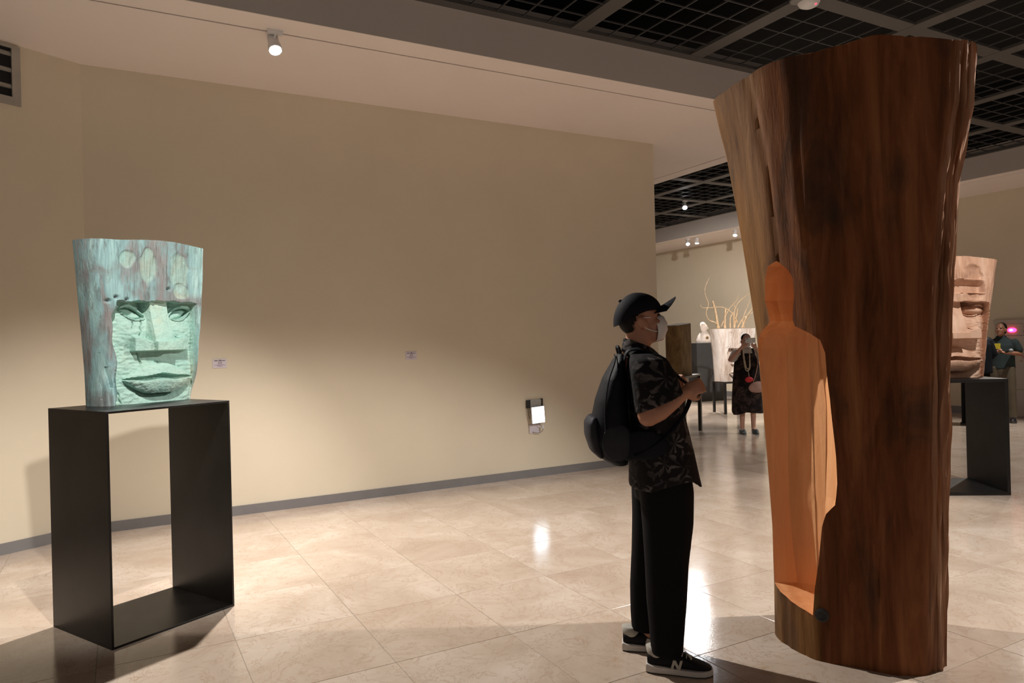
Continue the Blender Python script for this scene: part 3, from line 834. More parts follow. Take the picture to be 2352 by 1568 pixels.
# emergency cabinet on the right wall
cb = thing('fire_cabinet', 'grey fire cabinet with glowing red lamp on the right wall', 'cabinet', (RW, 6.42, 0))
mesh_obj('body', box(-0.03, 0.0, -0.55, 0.55, 0.0, 1.64), MAT['panel_grey'], cb)
mesh_obj('top_rail', bbox(-0.045, -0.001, -0.56, 0.56, 1.60, 1.665, 0.003), MAT['panel_grey'], cb)
mesh_obj('lamp_panel', bbox(-0.042, -0.03, -0.545, 0.545, 1.395, 1.592, 0.003), MAT['panel_grey'], cb)
dr = mesh_obj('door', bbox(-0.042, -0.03, -0.545, 0.545, 0.48, 1.388, 0.003), MAT['panel_grey'], cb)
mesh_obj('lower_door', bbox(-0.042, -0.03, -0.545, 0.545, 0.02, 0.472, 0.003), MAT['panel_grey'], cb)
mesh_obj('alarm_lamp', ell((-0.042, 0.265, 1.485), (0.03, 0.072, 0.040)), MAT['red_glow'], cb, True)
mesh_obj('lamp_core', ell((-0.066, 0.265, 1.485), (0.012, 0.030, 0.016)), MAT['red_core'], cb, True)
mesh_obj('push_button', shift(revolve([(0.001, -0.02), (0.018, -0.02), (0.020, 0.0)], 16, 'x'), (-0.042, 0.055, 1.545)), MAT['black_plastic'], cb)
mesh_obj('speaker', shift(revolve([(0.001, -0.012), (0.036, -0.012), (0.042, 0.0)], 20, 'x'), (-0.042, 0.048, 1.455)), MAT['speaker_grey'], cb)
random.seed(3)
def glyph(y, z, s, mat):
    parts = []
    for k in range(3):
        zz = z+(k-1)*s*0.32+random.uniform(-0.1, 0.1)*s
        parts.append(box(-0.0435, -0.0415, y-s*0.45, y+s*0.45*random.uniform(0.4, 1), zz-s*0.05, zz+s*0.05))
    for k in range(2):
        yy = y+random.uniform(-0.35, 0.35)*s
        parts.append(box(-0.0437, -0.0413, yy-s*0.05, yy+s*0.05, z-s*0.45, z+s*0.40))
    mesh_obj('lettering', join(*parts), mat, cb)
mesh_obj('red_rule', box(-0.0435, -0.0415, -0.45, 0.16, 1.150, 1.158), MAT['panel_red'], cb)
glyph(0.055, 1.115, 0.05, MAT['panel_red'])
for y in (0.11, 0.03, -0.06): glyph(y, 1.03, 0.055, MAT['panel_red'])
for y in (0.135, 0.065, -0.005): glyph(y, 0.965, 0.04, MAT['panel_red'])
for z in (0.845, 0.735, 0.62): glyph(0.075, z, 0.05, MAT['panel_red'])

# ================================================================== FAR SCULPTURES
def leg_table(label, c, rz, w, d, h, legs, th=0.03):
    t = thing('steel_table', label, 'table', (*c, 0), rz)
    mesh_obj('table_top', bbox(-w/2, w/2, -d/2, d/2, h-th, h, 0.003), MAT['steel_black'], t)
    for (x0, x1, y0, y1) in legs:
        mesh_obj('leg', bbox(x0, x1, y0, y1, 0, h-th, 0.003), MAT['steel_black'], t)
    return t
b_ = 0.05
leg_table('black steel table under the brown sculpture behind the man', (7.75, 8.70), math.radians(30), 0.86, 0.42, 0.91,
    [(0.43-0.06, 0.43, -0.21, -0.21+b_), (0.43-0.06, 0.43, 0.21-b_, 0.21), (-0.43, -0.37, -0.21, -0.21+b_), (-0.43, -0.37, 0.21-b_, 0.21)])
def wood_block(name, label, mat, loc, rz, prof, depth, top_slope, group=None):
    rings = []
    for k, (z, w) in enumerate(prof):
        r = []
        for i in range(48):
            t = 2*PI*i/48; c, s = math.cos(t), math.sin(t)
            x = w/2*math.copysign(abs(c)**0.5, c); y = depth/2*math.copysign(abs(s)**0.55, s)
            n = 1+0.02*noise.noise(Vector((c*2, s*2, z*3)))
            r.append((x*n, y*n, z*(1+top_slope*x*z/prof[-1][0])))
        rings.append(r)
    o = mesh_obj(name, loft(rings), mat, None, True, angle=45); o.location = loc; o.rotation_euler = (0, 0, rz)
    return tag(o, label, 'sculpture', group)
wood_block('wood_sculpture', 'brown wooden block sculpture on the steel table, back turned', MAT['brown_wood'], (7.76, 8.72, 0.91), math.radians(30),
    [(0, 0.70), (0.25, 0.72), (0.5, 0.72), (0.75, 0.70), (0.80, 0.70)], 0.26, 0.08)
# dark plinth with small pale bust
pl = mesh_obj('plinth', bbox(-0.37, 0.37, -0.2, 0.2, 0.0, 1.36, 0.004), MAT['plinth_grey'])
pl.location = (12.28, 12.85, 0); pl.rotation_euler = (0, 0, math.radians(-12))
tag(pl, 'tall dark grey plinth against the far wall', 'plinth')
bu = thing('pale_bust', 'small pale stone bust glowing on the tall dark plinth', 'sculpture', (12.20, 12.83, 1.36), math.radians(-20))
mesh_obj('shoulder', loft([oval(0, 0, 0, 0.20, 0.13), oval(0, 0, 0.06, 0.19, 0.12), oval(0.0, 0, 0.18, 0.14, 0.10), oval(0.01, 0, 0.25, 0.09, 0.07), oval(0.01, 0, 0.28, 0.06, 0.06)]), MAT['marble_white'], bu, True)
fused('head', [ell((0.02, 0, 0.36), (0.075, 0.07, 0.10)), ell((-0.02, 0, 0.42), (0.075, 0.065, 0.08)), tube([(0.07, -0.02, 0.38), (0.10, -0.03, 0.34)], [0.015, 0.02]), tube([(-0.06, -0.05, 0.28), (-0.09, -0.05, 0.40), (-0.06, -0.05, 0.46)], [0.02, 0.025, 0.02]), tube([(0.0, 0, 0.22), (0.01, 0, 0.32)], 0.055)], 0.012, MAT['marble_white'], bu)
mesh_obj('medallion', shift(revolve([(0.018, -0.006), (0.032, -0.012), (0.034, 0.0), (0.016, 0.0)], 16, 'y'), (0.03, -0.125, 0.12)), MAT['brown_wood'], bu)
# white head with branches
leg_table('black steel table under the branch-topped white head', (10.72, 10.34), math.radians(-20), 0.86, 0.55, 0.62,
    [(-0.43, -0.385, -0.275, -0.23), (-0.43, -0.385, 0.23, 0.275), (-0.17, -0.05, -0.275, -0.235), (0.385, 0.43, -0.275, -0.23), (0.385, 0.43, 0.23, 0.275)])
carved_head('carved_head', 'whitewashed wooden face sculpture sprouting dry branches', MAT['white_wood'], (10.70, 10.43, 0.62), math.radians(-5), 1.03,
    [(0, -0.40), (0.5, -0.43), (1.03, -0.50)], [(0, 0.36), (0.5, 0.38), (1.03, 0.44)], -0.18, 0.40, -0.05, 0.9, False, lr=0.16, nf=100, nz=120, amp=1.4)
random.seed(12)
bt = thing('dry_branches', 'bunch of pale twisted dry branches rising from the white head', 'branches', (10.74, 10.48, 1.678), math.radians(-20))
def branch(pts, r0, r1):
    p = smooth_path(pts, 5); n = len(p)
    mesh_obj('branch', tube(p, [r0+(r1-r0)*k/(n-1) for k in range(n)], 7), MAT['branch'], bt, True)
branch([(-0.28, 0, 0.01), (-0.36, 0, 0.10), (-0.50, 0, 0.16), (-0.55, 0, 0.30), (-0.50, 0, 0.48), (-0.56, 0, 0.66), (-0.55, 0, 0.82), (-0.46, 0, 1.0)], 0.013, 0.004)
branch([(-0.30, 0.02, 0), (-0.34, 0.02, 0.30), (-0.39, 0.03, 0.52)], 0.030, 0.020)
branch([(0.10, 0, 0.10), (0.0, 0, 0.28), (-0.20, 0, 0.40), (-0.42, 0, 0.40), (-0.62, 0, 0.40), (-0.66, 0, 0.46)], 0.014, 0.004)
branch([(-0.18, -0.03, 0), (-0.17, -0.03, 0.20), (-0.15, -0.02, 0.36)], 0.026, 0.016)
branch([(0.02, -0.03, 0), (0.02, -0.03, 0.25), (0.10, -0.02, 0.46), (0.30, 0.0, 0.62), (0.48, 0, 0.70)], 0.018, 0.005)
branch([(0.05, 0.03, 0), (0.10, 0.03, 0.22), (0.13, 0.03, 0.36)], 0.02, 0.012)
branch([(0.20, 0, 0), (0.30, 0, 0.20), (0.42, 0, 0.36), (0.50, 0, 0.52)], 0.020, 0.005)
branch([(0.12, 0.02, 0), (0.25, 0.04, 0.18), (0.36, 0.05, 0.22), (0.46, 0.05, 0.30)], 0.013, 0.004)
branch([(-0.05, 0, 0), (-0.04, 0, 0.20), (0.06, 0, 0.34), (0.02, 0, 0.50)], 0.015, 0.006)
branch([(-0.24, 0, 0.03), (-0.06, 0.02, 0.36), (0.10, 0.03, 0.52), (0.16, 0.03, 0.66)], 0.011, 0.003)
branch([(0.24, 0.0, 0.0), (0.22, 0.0, 0.16), (0.34, 0.0, 0.44), (0.40, 0.0, 0.60)], 0.014, 0.004)

# ================================================================== PEOPLE
from mathutils import Euler
def head_parts(c, yaw=0, pitch=0, s=1.0):
    """skull, face, nose, ears, jaw of a head looking along +x"""
    P = [ell((-0.005, 0, 0.022), (0.096, 0.074, 0.096)), ell((0.030, 0, -0.045), (0.066, 0.060, 0.082)), ell((0.048, 0, -0.088), (0.045, 0.045, 0.036)),
         tube([(0.088, 0, 0.002), (0.100, 0, -0.020), (0.108, 0, -0.036)], [0.009, 0.012, 0.015], 10), ell((0.076, 0, -0.108), (0.020, 0.024, 0.016)),
         ell((0.082, 0.028, 0.016), (0.014, 0.026, 0.009)), ell((0.082, -0.028, 0.016), (0.014, 0.026, 0.009)), ell((0.086, 0, -0.072), (0.014, 0.024, 0.008)),
         ell((0.086, 0, -0.060), (0.013, 0.022, 0.006))]
    for sg in (-1, 1):
        P.append(ell((-0.004, sg*0.078, -0.022), (0.024, 0.010, 0.035), (0, -0.2, sg*0.35)))
        P.append(ell((-0.014, sg*0.088, -0.014), (0.017, 0.009, 0.028), (0, -0.2, sg*0.45)))
        P.append(ell((0.060, sg*0.036, -0.035), (0.03, 0.024, 0.026)))
    m = Matrix.Translation(c) @ Euler((0, -pitch, yaw), 'XYZ').to_matrix().to_4x4() @ Matrix.Scale(s, 4)
    return [xform(p, m) for p in P], m
def eyes(m, parent):
    for sg in (-1, 1):
        mesh_obj('eye', xform(ell((0.082, sg*0.030, 0.001), (0.010, 0.013, 0.007), nu=12, nv=8), m), MAT['eye_dark'], parent, True)
def hand_parts(wrist, direction, normal, thumb_side, s=1.0, curl=0.9):
    """palm, four unequal jointed fingers and a thumb. direction: along the palm, normal: out of the palm side"""
    d = Vector(direction).normalized(); n = Vector(normal); n = (n-d*n.dot(d)).normalized(); b = d.cross(n)*thumb_side
    w = Vector(wrist); R = Matrix((d, b, n)).transposed().to_4x4(); T = Matrix.Translation(w) @ R @ Matrix.Scale(s, 4)
    out = [ell((0.048, 0, 0), (0.052, 0.040, 0.016)), tube([(-0.02, 0, 0), (0.02, 0, 0)], [0.026, 0.027], flat=0.75)]
    for k, (y, L) in enumerate(((0.030, 0.072), (0.010, 0.082), (-0.011, 0.076), (-0.031, 0.058))):
        p = Vector((0.088, y, 0)); pts = [Vector((0.06, y*0.9, 0)), p]; a = 0
        for j, fr in enumerate((0.44, 0.32, 0.24)):
            a += curl*(0.75, 1.1, 0.8)[j]
            p = p+Vector((math.cos(a), 0, math.sin(a)))*L*fr; pts.append(p)
        out.append(tube(pts, [0.0100, 0.0098, 0.0092, 0.0086, 0.0075], 10))
    th = [Vector((0.015, 0.022, 0.004)), Vector((0.040, 0.046, 0.014)), Vector((0.066, 0.054, 0.026)), Vector((0.086, 0.046, 0.038))]
    out.append(tube(th, [0.014, 0.0125, 0.011, 0.009], 10))
    return [xform(p, T) for p in out]
def limb(pts, rad, n=16, flat=1.0):
    return tube(pts, rad, n, True, flat)

def shoe_set(parent, heel, toe, near, mats=('shoe_black', 'shoe_grey', 'sole_white'), logo=True):
    h = Vector((*heel, 0)); tt = Vector((*toe, 0)); L = (tt-h).length; k = L/0.29
    a = math.atan2(tt.y-h.y, tt.x-h.x)
    T = Matrix.Translation(h) @ Matrix.Rotation(a, 4, 'Z') @ Matrix.Scale(k, 4)
    st = [(0.004, 0.026, 0.080, 0.016), (0.02, 0.034, 0.092, 0.0), (0.06, 0.037, 0.090, 0.0), (0.10, 0.038, 0.094, 0.0), (0.14, 0.041, 0.094, 0.0), (0.175, 0.044, 0.083, 0.0), (0.22, 0.047, 0.060, 0.0), (0.255, 0.042, 0.048, 0.002), (0.278, 0.028, 0.038, 0.004), (0.287, 0.012, 0.030, 0.008)]
    def sec(x, hw, ht, zb):
        r = []
        for i in range(20):
            t = 2*PI*i/20; c, s = math.cos(t), math.sin(t)
            y = hw*math.copysign(abs(c)**0.75, c); z = 0.022+zb+(ht-0.022-zb)*(0.5+0.5*math.copysign(abs(s)**0.8, s))
            r.append((x, y*(1 if s < 0.3 else 1-0.25*(s-0.3)), z))
        return r
    up = mesh_obj('shoe_upper', xform(loft([sec(*q) for q in st]), T), MAT[mats[0]], parent, True, angle=60)
    out = [(x, hw+0.006) for x, hw, _, _ in st]
    pl = [(x-(0.004 if i == 0 else 0)+(0.003 if i == len(out)-1 else 0), y) for i, (x, y) in enumerate(out)]
    poly = pl+[(x, -y) for x, y in reversed(pl)]
    mid = []
    for z, g in ((0.006, -0.001), (0.010, 0.002), (0.024, 0.001), (0.030, -0.003)):
        mid.append([(x+(g if x > 0.14 else -g), y+math.copysign(g, y), z+(0.010*max(0, (0.05-x)/0.05) if z > 0.02 else 0)) for x, y in poly])
    mesh_obj('midsole', xform(loft(mid), T), MAT[mats[2]], up)
    mesh_obj('outsole', xform(loft([[(x, y, z) for x, y in poly] for z in (0.0, 0.007)]), T), MAT['sole_rubber'], up)
    if logo:
        mesh_obj('heel_collar', xform(loft([oval(0.048, 0, 0.066, 0.042, 0.034, 20), oval(0.044, 0, 0.088, 0.043, 0.0365, 20), oval(0.040, 0, 0.112, 0.042, 0.036, 20), oval(0.040, 0, 0.114, 0.034, 0.030, 20)]), T), MAT[mats[1]], up, True)
        mesh_obj('tongue', xform(tube([(0.10, 0, 0.085), (0.125, 0, 0.098), (0.15, 0, 0.088)], [0.022, 0.024, 0.018], 10, flat=0.5, up=(0, 1, 0)), T), MAT['shoe_black'], up, True)
        for q, x in enumerate((0.158, 0.176, 0.194)):
            z = 0.094-q*0.009
            mesh_obj('lace', xform(tube([(x, -0.026, z-0.010), (x+0.004, 0, z+0.003), (x, 0.026, z-0.010)], 0.0032, 6), T), MAT['shoe_grey'], up)
        mesh_obj('lace', xform(tube(smooth_path([(0.17, 0.0, 0.092), (0.186, -0.026, 0.096), (0.200, -0.034, 0.078), (0.18, -0.01, 0.090)]), 0.003, 6), T), MAT['shoe_grey'], up)
        N = [(0, 0), (0.011, 0), (0.011, 0.024), (0.030, 0), (0.042, 0), (0.042, 0.040), (0.031, 0.040), (0.031, 0.016), (0.012, 0.040), (0, 0.040)]
        lt = [(0.108+x+0.28*z, 0.030+z) for x, z in N]
        for sg in (-1, 1):
            y0, y1 = (-0.0475, -0.036) if sg < 0 else (0.036, 0.0475)
            pp = lt if sg < 0 else lt
            mesh_obj('letter_n', xform(prism(pp, y0, y1), T), MAT['shoe_grey'], up)
    return up

# ---------------------------------------------------------------- man with backpack
MP = Vector((2.178, 2.633, 0)); MRZ = math.atan2(-0.479, 0.878)
man = thing('person', 'man in black cap and dark palm-leaf shirt gazing at the trunk', 'person', MP, MRZ)
hp, HM = head_parts((-0.050, 0, 1.592), yaw=0.0, pitch=math.radians(10), s=0.98)
body = list(hp)
body.append(limb([(-0.055, 0, 1.54), (-0.065, 0, 1.47), (-0.075, 0, 1.38)], [0.058, 0.060, 0.075]))
body.append(loft([oval(0.0, 0, 0.82, 0.115, 0.16), oval(0.01, 0, 0.95, 0.115, 0.155), oval(0.01, 0, 1.08, 0.11, 0.15), oval(-0.01, 0, 1.22, 0.105, 0.165), oval(-0.03, 0, 1.33, 0.08, 0.16), oval(-0.055, 0, 1.39, 0.055, 0.09), oval(-0.06, 0, 1.43, 0.045, 0.05)]))
SH = 0.19
for sg in (-1, 1):
    el = (-0.072, sg*0.235, 1.160); wr = (0.098, sg*0.195, 1.258)
    body.append(limb([(-0.05, sg*0.160, 1.345), (-0.055, sg*0.205, 1.27), el], [0.048, 0.048, 0.044]))
    body.append(limb([el, (-0.015, sg*0.225, 1.185), (0.05, sg*0.208, 1.226), wr], [0.045, 0.045, 0.037, 0.029], flat=0.9))
    body += hand_parts((0.095, sg*0.193, 1.258), (0.95, -sg*0.15, 0.34), (0.0, -sg*0.95, -0.15), sg, 0.93, 0.92)
    fx, fy = (0.03, -0.085) if sg < 0 else (0.0, 0.095)
    body.append(limb([(fx, fy, 0.84), (fx, fy*1.1, 0.47), (fx-0.015, fy*1.25, 0.09)], [0.085, 0.055, 0.042]))
    body.append(ell((fx+0.02, fy*1.3, 0.052), (0.075, 0.028, 0.022)))
fused('body', body, 0.0075, MAT['skin'], man, 3)
eyes(HM, man)
hv, hf = ell((-0.006, 0, 0.008), (0.1005, 0.0785, 0.092), nu=48, nv=40)
hf = [q for q in hf if sum(hv[i][0] for i in q)/len(q) < -0.034-0.5*max(0, -0.02-sum(hv[i][2] for i in q)/len(q))+0.012*math.sin(60*sum(hv[i][2] for i in q)/len(q))]
mesh_obj('hair', xform((hv, hf), HM), MAT['hair_black'], man, True)
# cap
def dome(rx, ry, rz, c, z0, nu=32, nv=12):
    rings = []
    for j in range(nv+1):
        ph = math.asin(z0/rz)+(PI/2-0.06-math.asin(z0/rz))*j/nv
        rings.append([(c[0]+rx*math.cos(ph)*math.cos(2*PI*i/nu), c[1]+ry*math.cos(ph)*math.sin(2*PI*i/nu), c[2]+rz*math.sin(ph)+(-0.055*max(0, -math.cos(2*PI*i/nu))*(1-j/nv)**1.5)) for i in range(nu)])
    return loft(rings)
capm = HM @ Matrix.Rotation(math.radians(4), 4, 'Y')
cp = mesh_obj('cap', xform(dome(0.118, 0.090, 0.096, (-0.012, 0, 0.030), 0.002), capm), MAT['cap_cloth'], man, True, angle=60)
gv = []; gf = []; NU, NV = 16, 8
for side in (0, 1):
    for j in range(NV+1):
        for i in range(NU+1):
            u = -1+2*i/NU; v_ = j/NV
            x = 0.100*math.sqrt(1-(0.78*u)**2)-0.008+0.088*v_*(1-0.35*u*u); y = u*(0.077+0.004*v_)
            z = 0.042+0.042*v_-0.050*u*u*(0.45+0.75*v_)
            gv.append((x, y, z-(0.005 if side else 0)))
W1 = NU+1; off = (NV+1)*W1
for j in range(NV):
    for i in range(NU):
        q = j*W1+i; gf.append((q, q+1, q+W1+1, q+W1)); gf.append((off+q, off+q+W1, off+q+W1+1, off+q+1))
for i in range(NU):
    a = NV*W1+i; gf.append((a, a+1, off+a+1, off+a)); gf.append((i, off+i, off+i+1, i+1))
for j in range(NV):
    for e in (0, NU):
        a = j*W1+e; gf.append((a, a+W1, off+a+W1, off+a))
mesh_obj('brim', xform((gv, gf), capm), MAT['cap_cloth'], cp, True, angle=40)
mesh_obj('top_button', xform(ell((-0.082, 0, 0.096), (0.010, 0.010, 0.007)), capm), MAT['cap_cloth'], cp, True)
# face mask
def face_mask(m, parent, mat='mask_white', loops=True):
    prof = [(0.002, 0.072, 0.030), (-0.012, 0.086, 0.046), (-0.030, 0.094, 0.056), (-0.046, 0.096, 0.060), (-0.060, 0.096, 0.060), (-0.075, 0.092, 0.058), (-0.092, 0.084, 0.052), (-0.108, 0.072, 0.044), (-0.118, 0.060, 0.036)]
    v = []; f = []; n = 18; rows = len(prof)
    for sh in (0.0, -0.003):
        for k, (z, fx, hy) in enumerate(prof):
            for i in range(n+1):
                t = -1+2*i/n
                y = hy*math.sin(t*1.35)/math.sin(1.35); x = 0.028+(fx-0.005+(0.0035 if k % 2 else 0))*math.cos(t*1.25)**0.8
                v.append((x+sh, y, z))
    w = n+1; o2 = rows*w
    for k in range(rows-1):
        for i in range(n):
            q = k*w+i; f.append((q, q+1, q+w+1, q+w)); f.append((o2+q, o2+q+w, o2+q+w+1, o2+q+1))
    for i in range(n):
        f.append((i, o2+i, o2+i+1, i+1)); q = (rows-1)*w+i; f.append((q, q+1, o2+q+1, o2+q))
    for k in range(rows-1):
        for e in (0, n): q = k*w+e; f.append((q, q+w, o2+q+w, o2+q))
    mk = mesh_obj('face_mask', xform((v, f), m), MAT[mat], parent, True, angle=50)
    if loops:
        for sg in (-1, 1):
            mesh_obj('ear_loop', xform(tube(smooth_path([(0.055, sg*0.036, -0.006), (0.030, sg*0.069, -0.002), (-0.002, sg*0.087, 0.002), (-0.018, sg*0.088, -0.010)], 5), 0.0021, 6), m), MAT[mat], mk)
            mesh_obj('ear_loop', xform(tube(smooth_path([(0.060, sg*0.052, -0.074), (0.036, sg*0.068, -0.066), (0.006, sg*0.085, -0.050), (-0.016, sg*0.087, -0.030)], 5), 0.0021, 6), m), MAT[mat], mk)
    return mk
face_mask(HM, man)
# shirt: torso, collar and wide sleeves in one cloth
def hem_ring(z0, xf, xb, hw, n=40):
    cx = (xf+xb)/2; rx = (xf-xb)/2; r = []
    for i in range(n):
        t = 2*PI*i/n; c, s = math.cos(t), math.sin(t)
        lift = 0.085*max(0, math.exp(-((t-4.95)/0.36)**2))+0.06*math.exp(-((t-1.4)/0.4)**2)
        r.append((cx+rx*math.copysign(abs(c)**0.85, c), hw*math.copysign(abs(s)**0.85, s), z0+lift+0.004*math.sin(7*t)))
    return r
def body_ring(z, xf, xb, hw, n=40):
    cx = (xf+xb)/2; rx = (xf-xb)/2
    return [(cx+rx*math.copysign(abs(math.cos(t))**0.85, math.cos(t)), hw*math.copysign(abs(math.sin(t))**0.85, math.sin(t)), z) for t in [2*PI*i/n for i in range(n)]]
tors = loft([hem_ring(0.815, 0.208, -0.118, 0.205), hem_ring(0.87, 0.196, -0.116, 0.200), body_ring(0.97, 0.176, -0.110, 0.195), body_ring(1.07, 0.154, -0.105, 0.19), body_ring(1.20, 0.122, -0.115, 0.195), body_ring(1.31, 0.092, -0.128, 0.205), body_ring(1.37, 0.066, -0.128, 0.195), body_ring(1.415, 0.038, -0.124, 0.15), body_ring(1.445, 0.012, -0.122, 0.095)])
collar = loft([oval(-0.058, 0, 1.415, 0.085, 0.09, 24, tilt=-0.35), oval(-0.060, 0, 1.455, 0.074, 0.076, 24, tilt=-0.38), oval(-0.062, 0, 1.480, 0.070, 0.072, 24, tilt=-0.40)])
sleeves = []
for sg in (-1, 1):
    rr = []
    for (x, y, z, a, b) in ((-0.055, 0.110, 1.432, 0.060, 0.05), (-0.048, 0.160, 1.408, 0.085, 0.066), (-0.040, 0.192, 1.360, 0.096, 0.068), (-0.030, 0.215, 1.300, 0.100, 0.066), (-0.022, 0.230, 1.245, 0.105, 0.068), (-0.018, 0.236, 1.215, 0.107, 0.068)):
        f_ = 0.0 if z > 1.33 else (0.40 if z < 1.22 else 0.25)
        rr.append([(x+a*math.cos(t), sg*(y+b*math.sin(t)*(1 if True else 1)), z+f_*a*math.cos(t)+0.0) for t in [2*PI*i/28 for i in range(28)]])
    sleeves.append(loft(rr))
fused('shirt', [tors, collar]+sleeves, 0.009, MAT['palm_shirt'], man, 3)
for q, z in enumerate((1.36, 1.24, 1.12, 1.0)):
    mesh_obj('shirt_button', ell((lerp_tab([(0.97, 0.176), (1.07, 0.154), (1.2, 0.122), (1.31, 0.092), (1.37, 0.066)], z)+0.001, 0, z), (0.003, 0.006, 0.006), nu=10, nv=6), MAT['black_plastic'], man)
# trousers
def leg_loft(tab, n=26):
    return loft([oval(cx, cy, z, rx, ry, n, 2.2) for z, cx, cy, rx, ry in tab])
near_leg = leg_loft([(0.92, 0.03, -0.075, 0.115, 0.095), (0.80, 0.035, -0.085, 0.122, 0.098), (0.66, 0.035, -0.092, 0.115, 0.092), (0.48, 0.024, -0.100, 0.098, 0.08), (0.32, 0.018, -0.108, 0.090, 0.075), (0.16, 0.014, -0.114, 0.076, 0.068), (0.082, 0.012, -0.116, 0.070, 0.062)])
far_leg = leg_loft([(0.92, 0.02, 0.075, 0.115, 0.095), (0.80, 0.022, 0.085, 0.118, 0.098), (0.66, 0.018, 0.095, 0.112, 0.092), (0.48, 0.0, 0.108, 0.100, 0.08), (0.32, -0.012, 0.118, 0.098, 0.075), (0.20, -0.018, 0.124, 0.092, 0.072), (0.10, -0.018, 0.126, 0.088, 0.070)])
fused('trousers', [near_leg, far_leg, loft([oval(0.022, 0, 0.76, 0.115, 0.15), oval(0.024, 0, 0.86, 0.125, 0.165), oval(0.025, 0, 0.95, 0.12, 0.155)])], 0.010, MAT['trouser_black'], man, 4)
shoe_set(man, (-0.075, -0.085), (0.205, -0.155), True)
shoe_set(man, (-0.150, 0.145), (0.130, 0.105), False)
# ---------------------------------------------------------------- backpack
pk = thing('backpack', 'black nylon backpack worn by the man in the cap', 'backpack', MP, MRZ)
bt_ = [(0.925, -0.13, -0.205, 0.11), (0.955, -0.122, -0.255, 0.14), (1.03, -0.118, -0.292, 0.155), (1.12, -0.118, -0.290, 0.155), (1.22, -0.124, -0.268, 0.15), (1.32, -0.130, -0.230, 0.14), (1.40, -0.130, -0.182, 0.105), (1.435, -0.132, -0.158, 0.06)]
fused('bag_body', [loft([body_ring(z, a, b, w) for z, a, b, w in bt_])], 0.010, MAT['nylon_black'], pk, 3)
fused('outer_pocket', [loft([body_ring(z, a, b, w) for z, a, b, w in ((0.955, -0.24, -0.262, 0.09), (0.99, -0.24, -0.300, 0.11), (1.06, -0.25, -0.322, 0.12), (1.12, -0.26, -0.322, 0.115), (1.15, -0.26, -0.300, 0.10))])], 0.009, MAT['nylon_grey'], pk, 3)
for sg in (-1, 1):
    mesh_obj('side_pocket', ell((-0.19, sg*0.146, 1.04), (0.070, 0.016, 0.085)), MAT['nylon_grey'], pk, True)
    st = mesh_obj('shoulder_strap', tube(smooth_path([(-0.142, sg*0.085, 1.405), (-0.125, sg*0.092, 1.446), (-0.07, sg*0.100, 1.452), (-0.01, sg*0.104, 1.430), (0.050, sg*0.108, 1.375), (0.100, sg*0.125, 1.318), (0.148, sg*0.150, 1.280)], 4), 0.005, 10, flat=4.5, up=(0, 0, 1)), MAT['nylon_black'], pk, True)
    mesh_obj('lower_strap', tube(smooth_path([(0.150, sg*0.152, 1.275), (0.10, sg*0.195, 1.17), (0.0, sg*0.208, 1.06), (-0.12, sg*0.175, 0.985)], 4), 0.004, 8, flat=3.0), MAT['nylon_black'], pk, True)
    mesh_obj('hip_wing', tube(smooth_path([(-0.15, sg*0.14, 1.02), (-0.09, sg*0.180, 1.03), (-0.02, sg*0.198, 1.03)], 3), [0.065]*6+[0.05], 12, flat=0.12, up=(0, 0, 1)), MAT['nylon_black'], pk, True)
mesh_obj('grab_handle', tube(smooth_path([(-0.148, -0.035, 1.425), (-0.158, -0.03, 1.462), (-0.158, 0.03, 1.462), (-0.148, 0.035, 1.425)], 4), 0.007, 8), MAT['nylon_grey'], pk, True)
mesh_obj('zip', tube(smooth_path([(-0.235, -0.148, 1.0), (-0.245, -0.150, 1.15), (-0.225, -0.138, 1.30), (-0.185, -0.09, 1.40), (-0.175, 0, 1.43)], 4), 0.0035, 6), MAT['nylon_grey'], pk, True)

# ---------------------------------------------------------------- other visitors
def visitor(label, loc, rz, h, arms, head=(0, 0), skin='skin', hair=True, voxel=0.011, stance=0.10):
    s = h/1.70
    t = thing('person', label, 'person', (*loc, 0), rz)
    hp, m = head_parts((0.015*s, 0, 1.575*s), head[0], head[1], s*0.98)
    b = list(hp)
    b.append(limb([(0.0, 0, 1.52*s), (-0.01, 0, 1.45*s), (-0.015, 0, 1.38*s)], [0.052*s, 0.054*s, 0.07*s]))
    b.append(loft([oval(0, 0, z*s, rx*s, ry*s) for z, rx, ry in ((0.84, 0.10, 0.155), (0.95, 0.095, 0.15), (1.08, 0.09, 0.135), (1.22, 0.10, 0.16), (1.34, 0.085, 0.175), (1.40, 0.06, 0.13), (1.44, 0.04, 0.06))]))
    for (sg, elb, wri, hd, hn, curl) in arms:
        b.append(limb([(-0.01*s, sg*0.17*s, 1.375*s), tuple((Vector((-0.01*s, sg*0.17*s, 1.375*s))+Vector(elb))/2), elb], [0.05*s, 0.044*s, 0.038*s]))
        b.append(limb([elb, tuple((Vector(elb)*0.6+Vector(wri)*0.4)), wri], [0.038*s, 0.036*s, 0.026*s]))
        b += hand_parts(wri, hd, hn, sg, s*0.95, curl)
    for sg in (-1, 1):
        y = sg*stance
        b.append(limb([(0, sg*0.085*s, 0.86*s), (0.005, (sg*0.085*s+y)/2, 0.48*s), (-0.01, y, 0.075)], [0.085*s, 0.052*s, 0.036*s]))
        b.append(limb([(-0.02, y, 0.04), (0.07, y*1.1, 0.035), (0.15, y*1.2, 0.028)], [0.034, 0.034, 0.024]))
    fused('body', b, voxel, MAT[skin], t, 2)
    eyes(m, t)
    if hair:
        fused('hair', [xform(ell((-0.022, 0, 0.040), (0.092, 0.082, 0.088)), m), xform(ell((-0.050, 0, -0.015), (0.058, 0.074, 0.07)), m)], 0.010, MAT['hair_black'], t, 2)
    return t, m, s

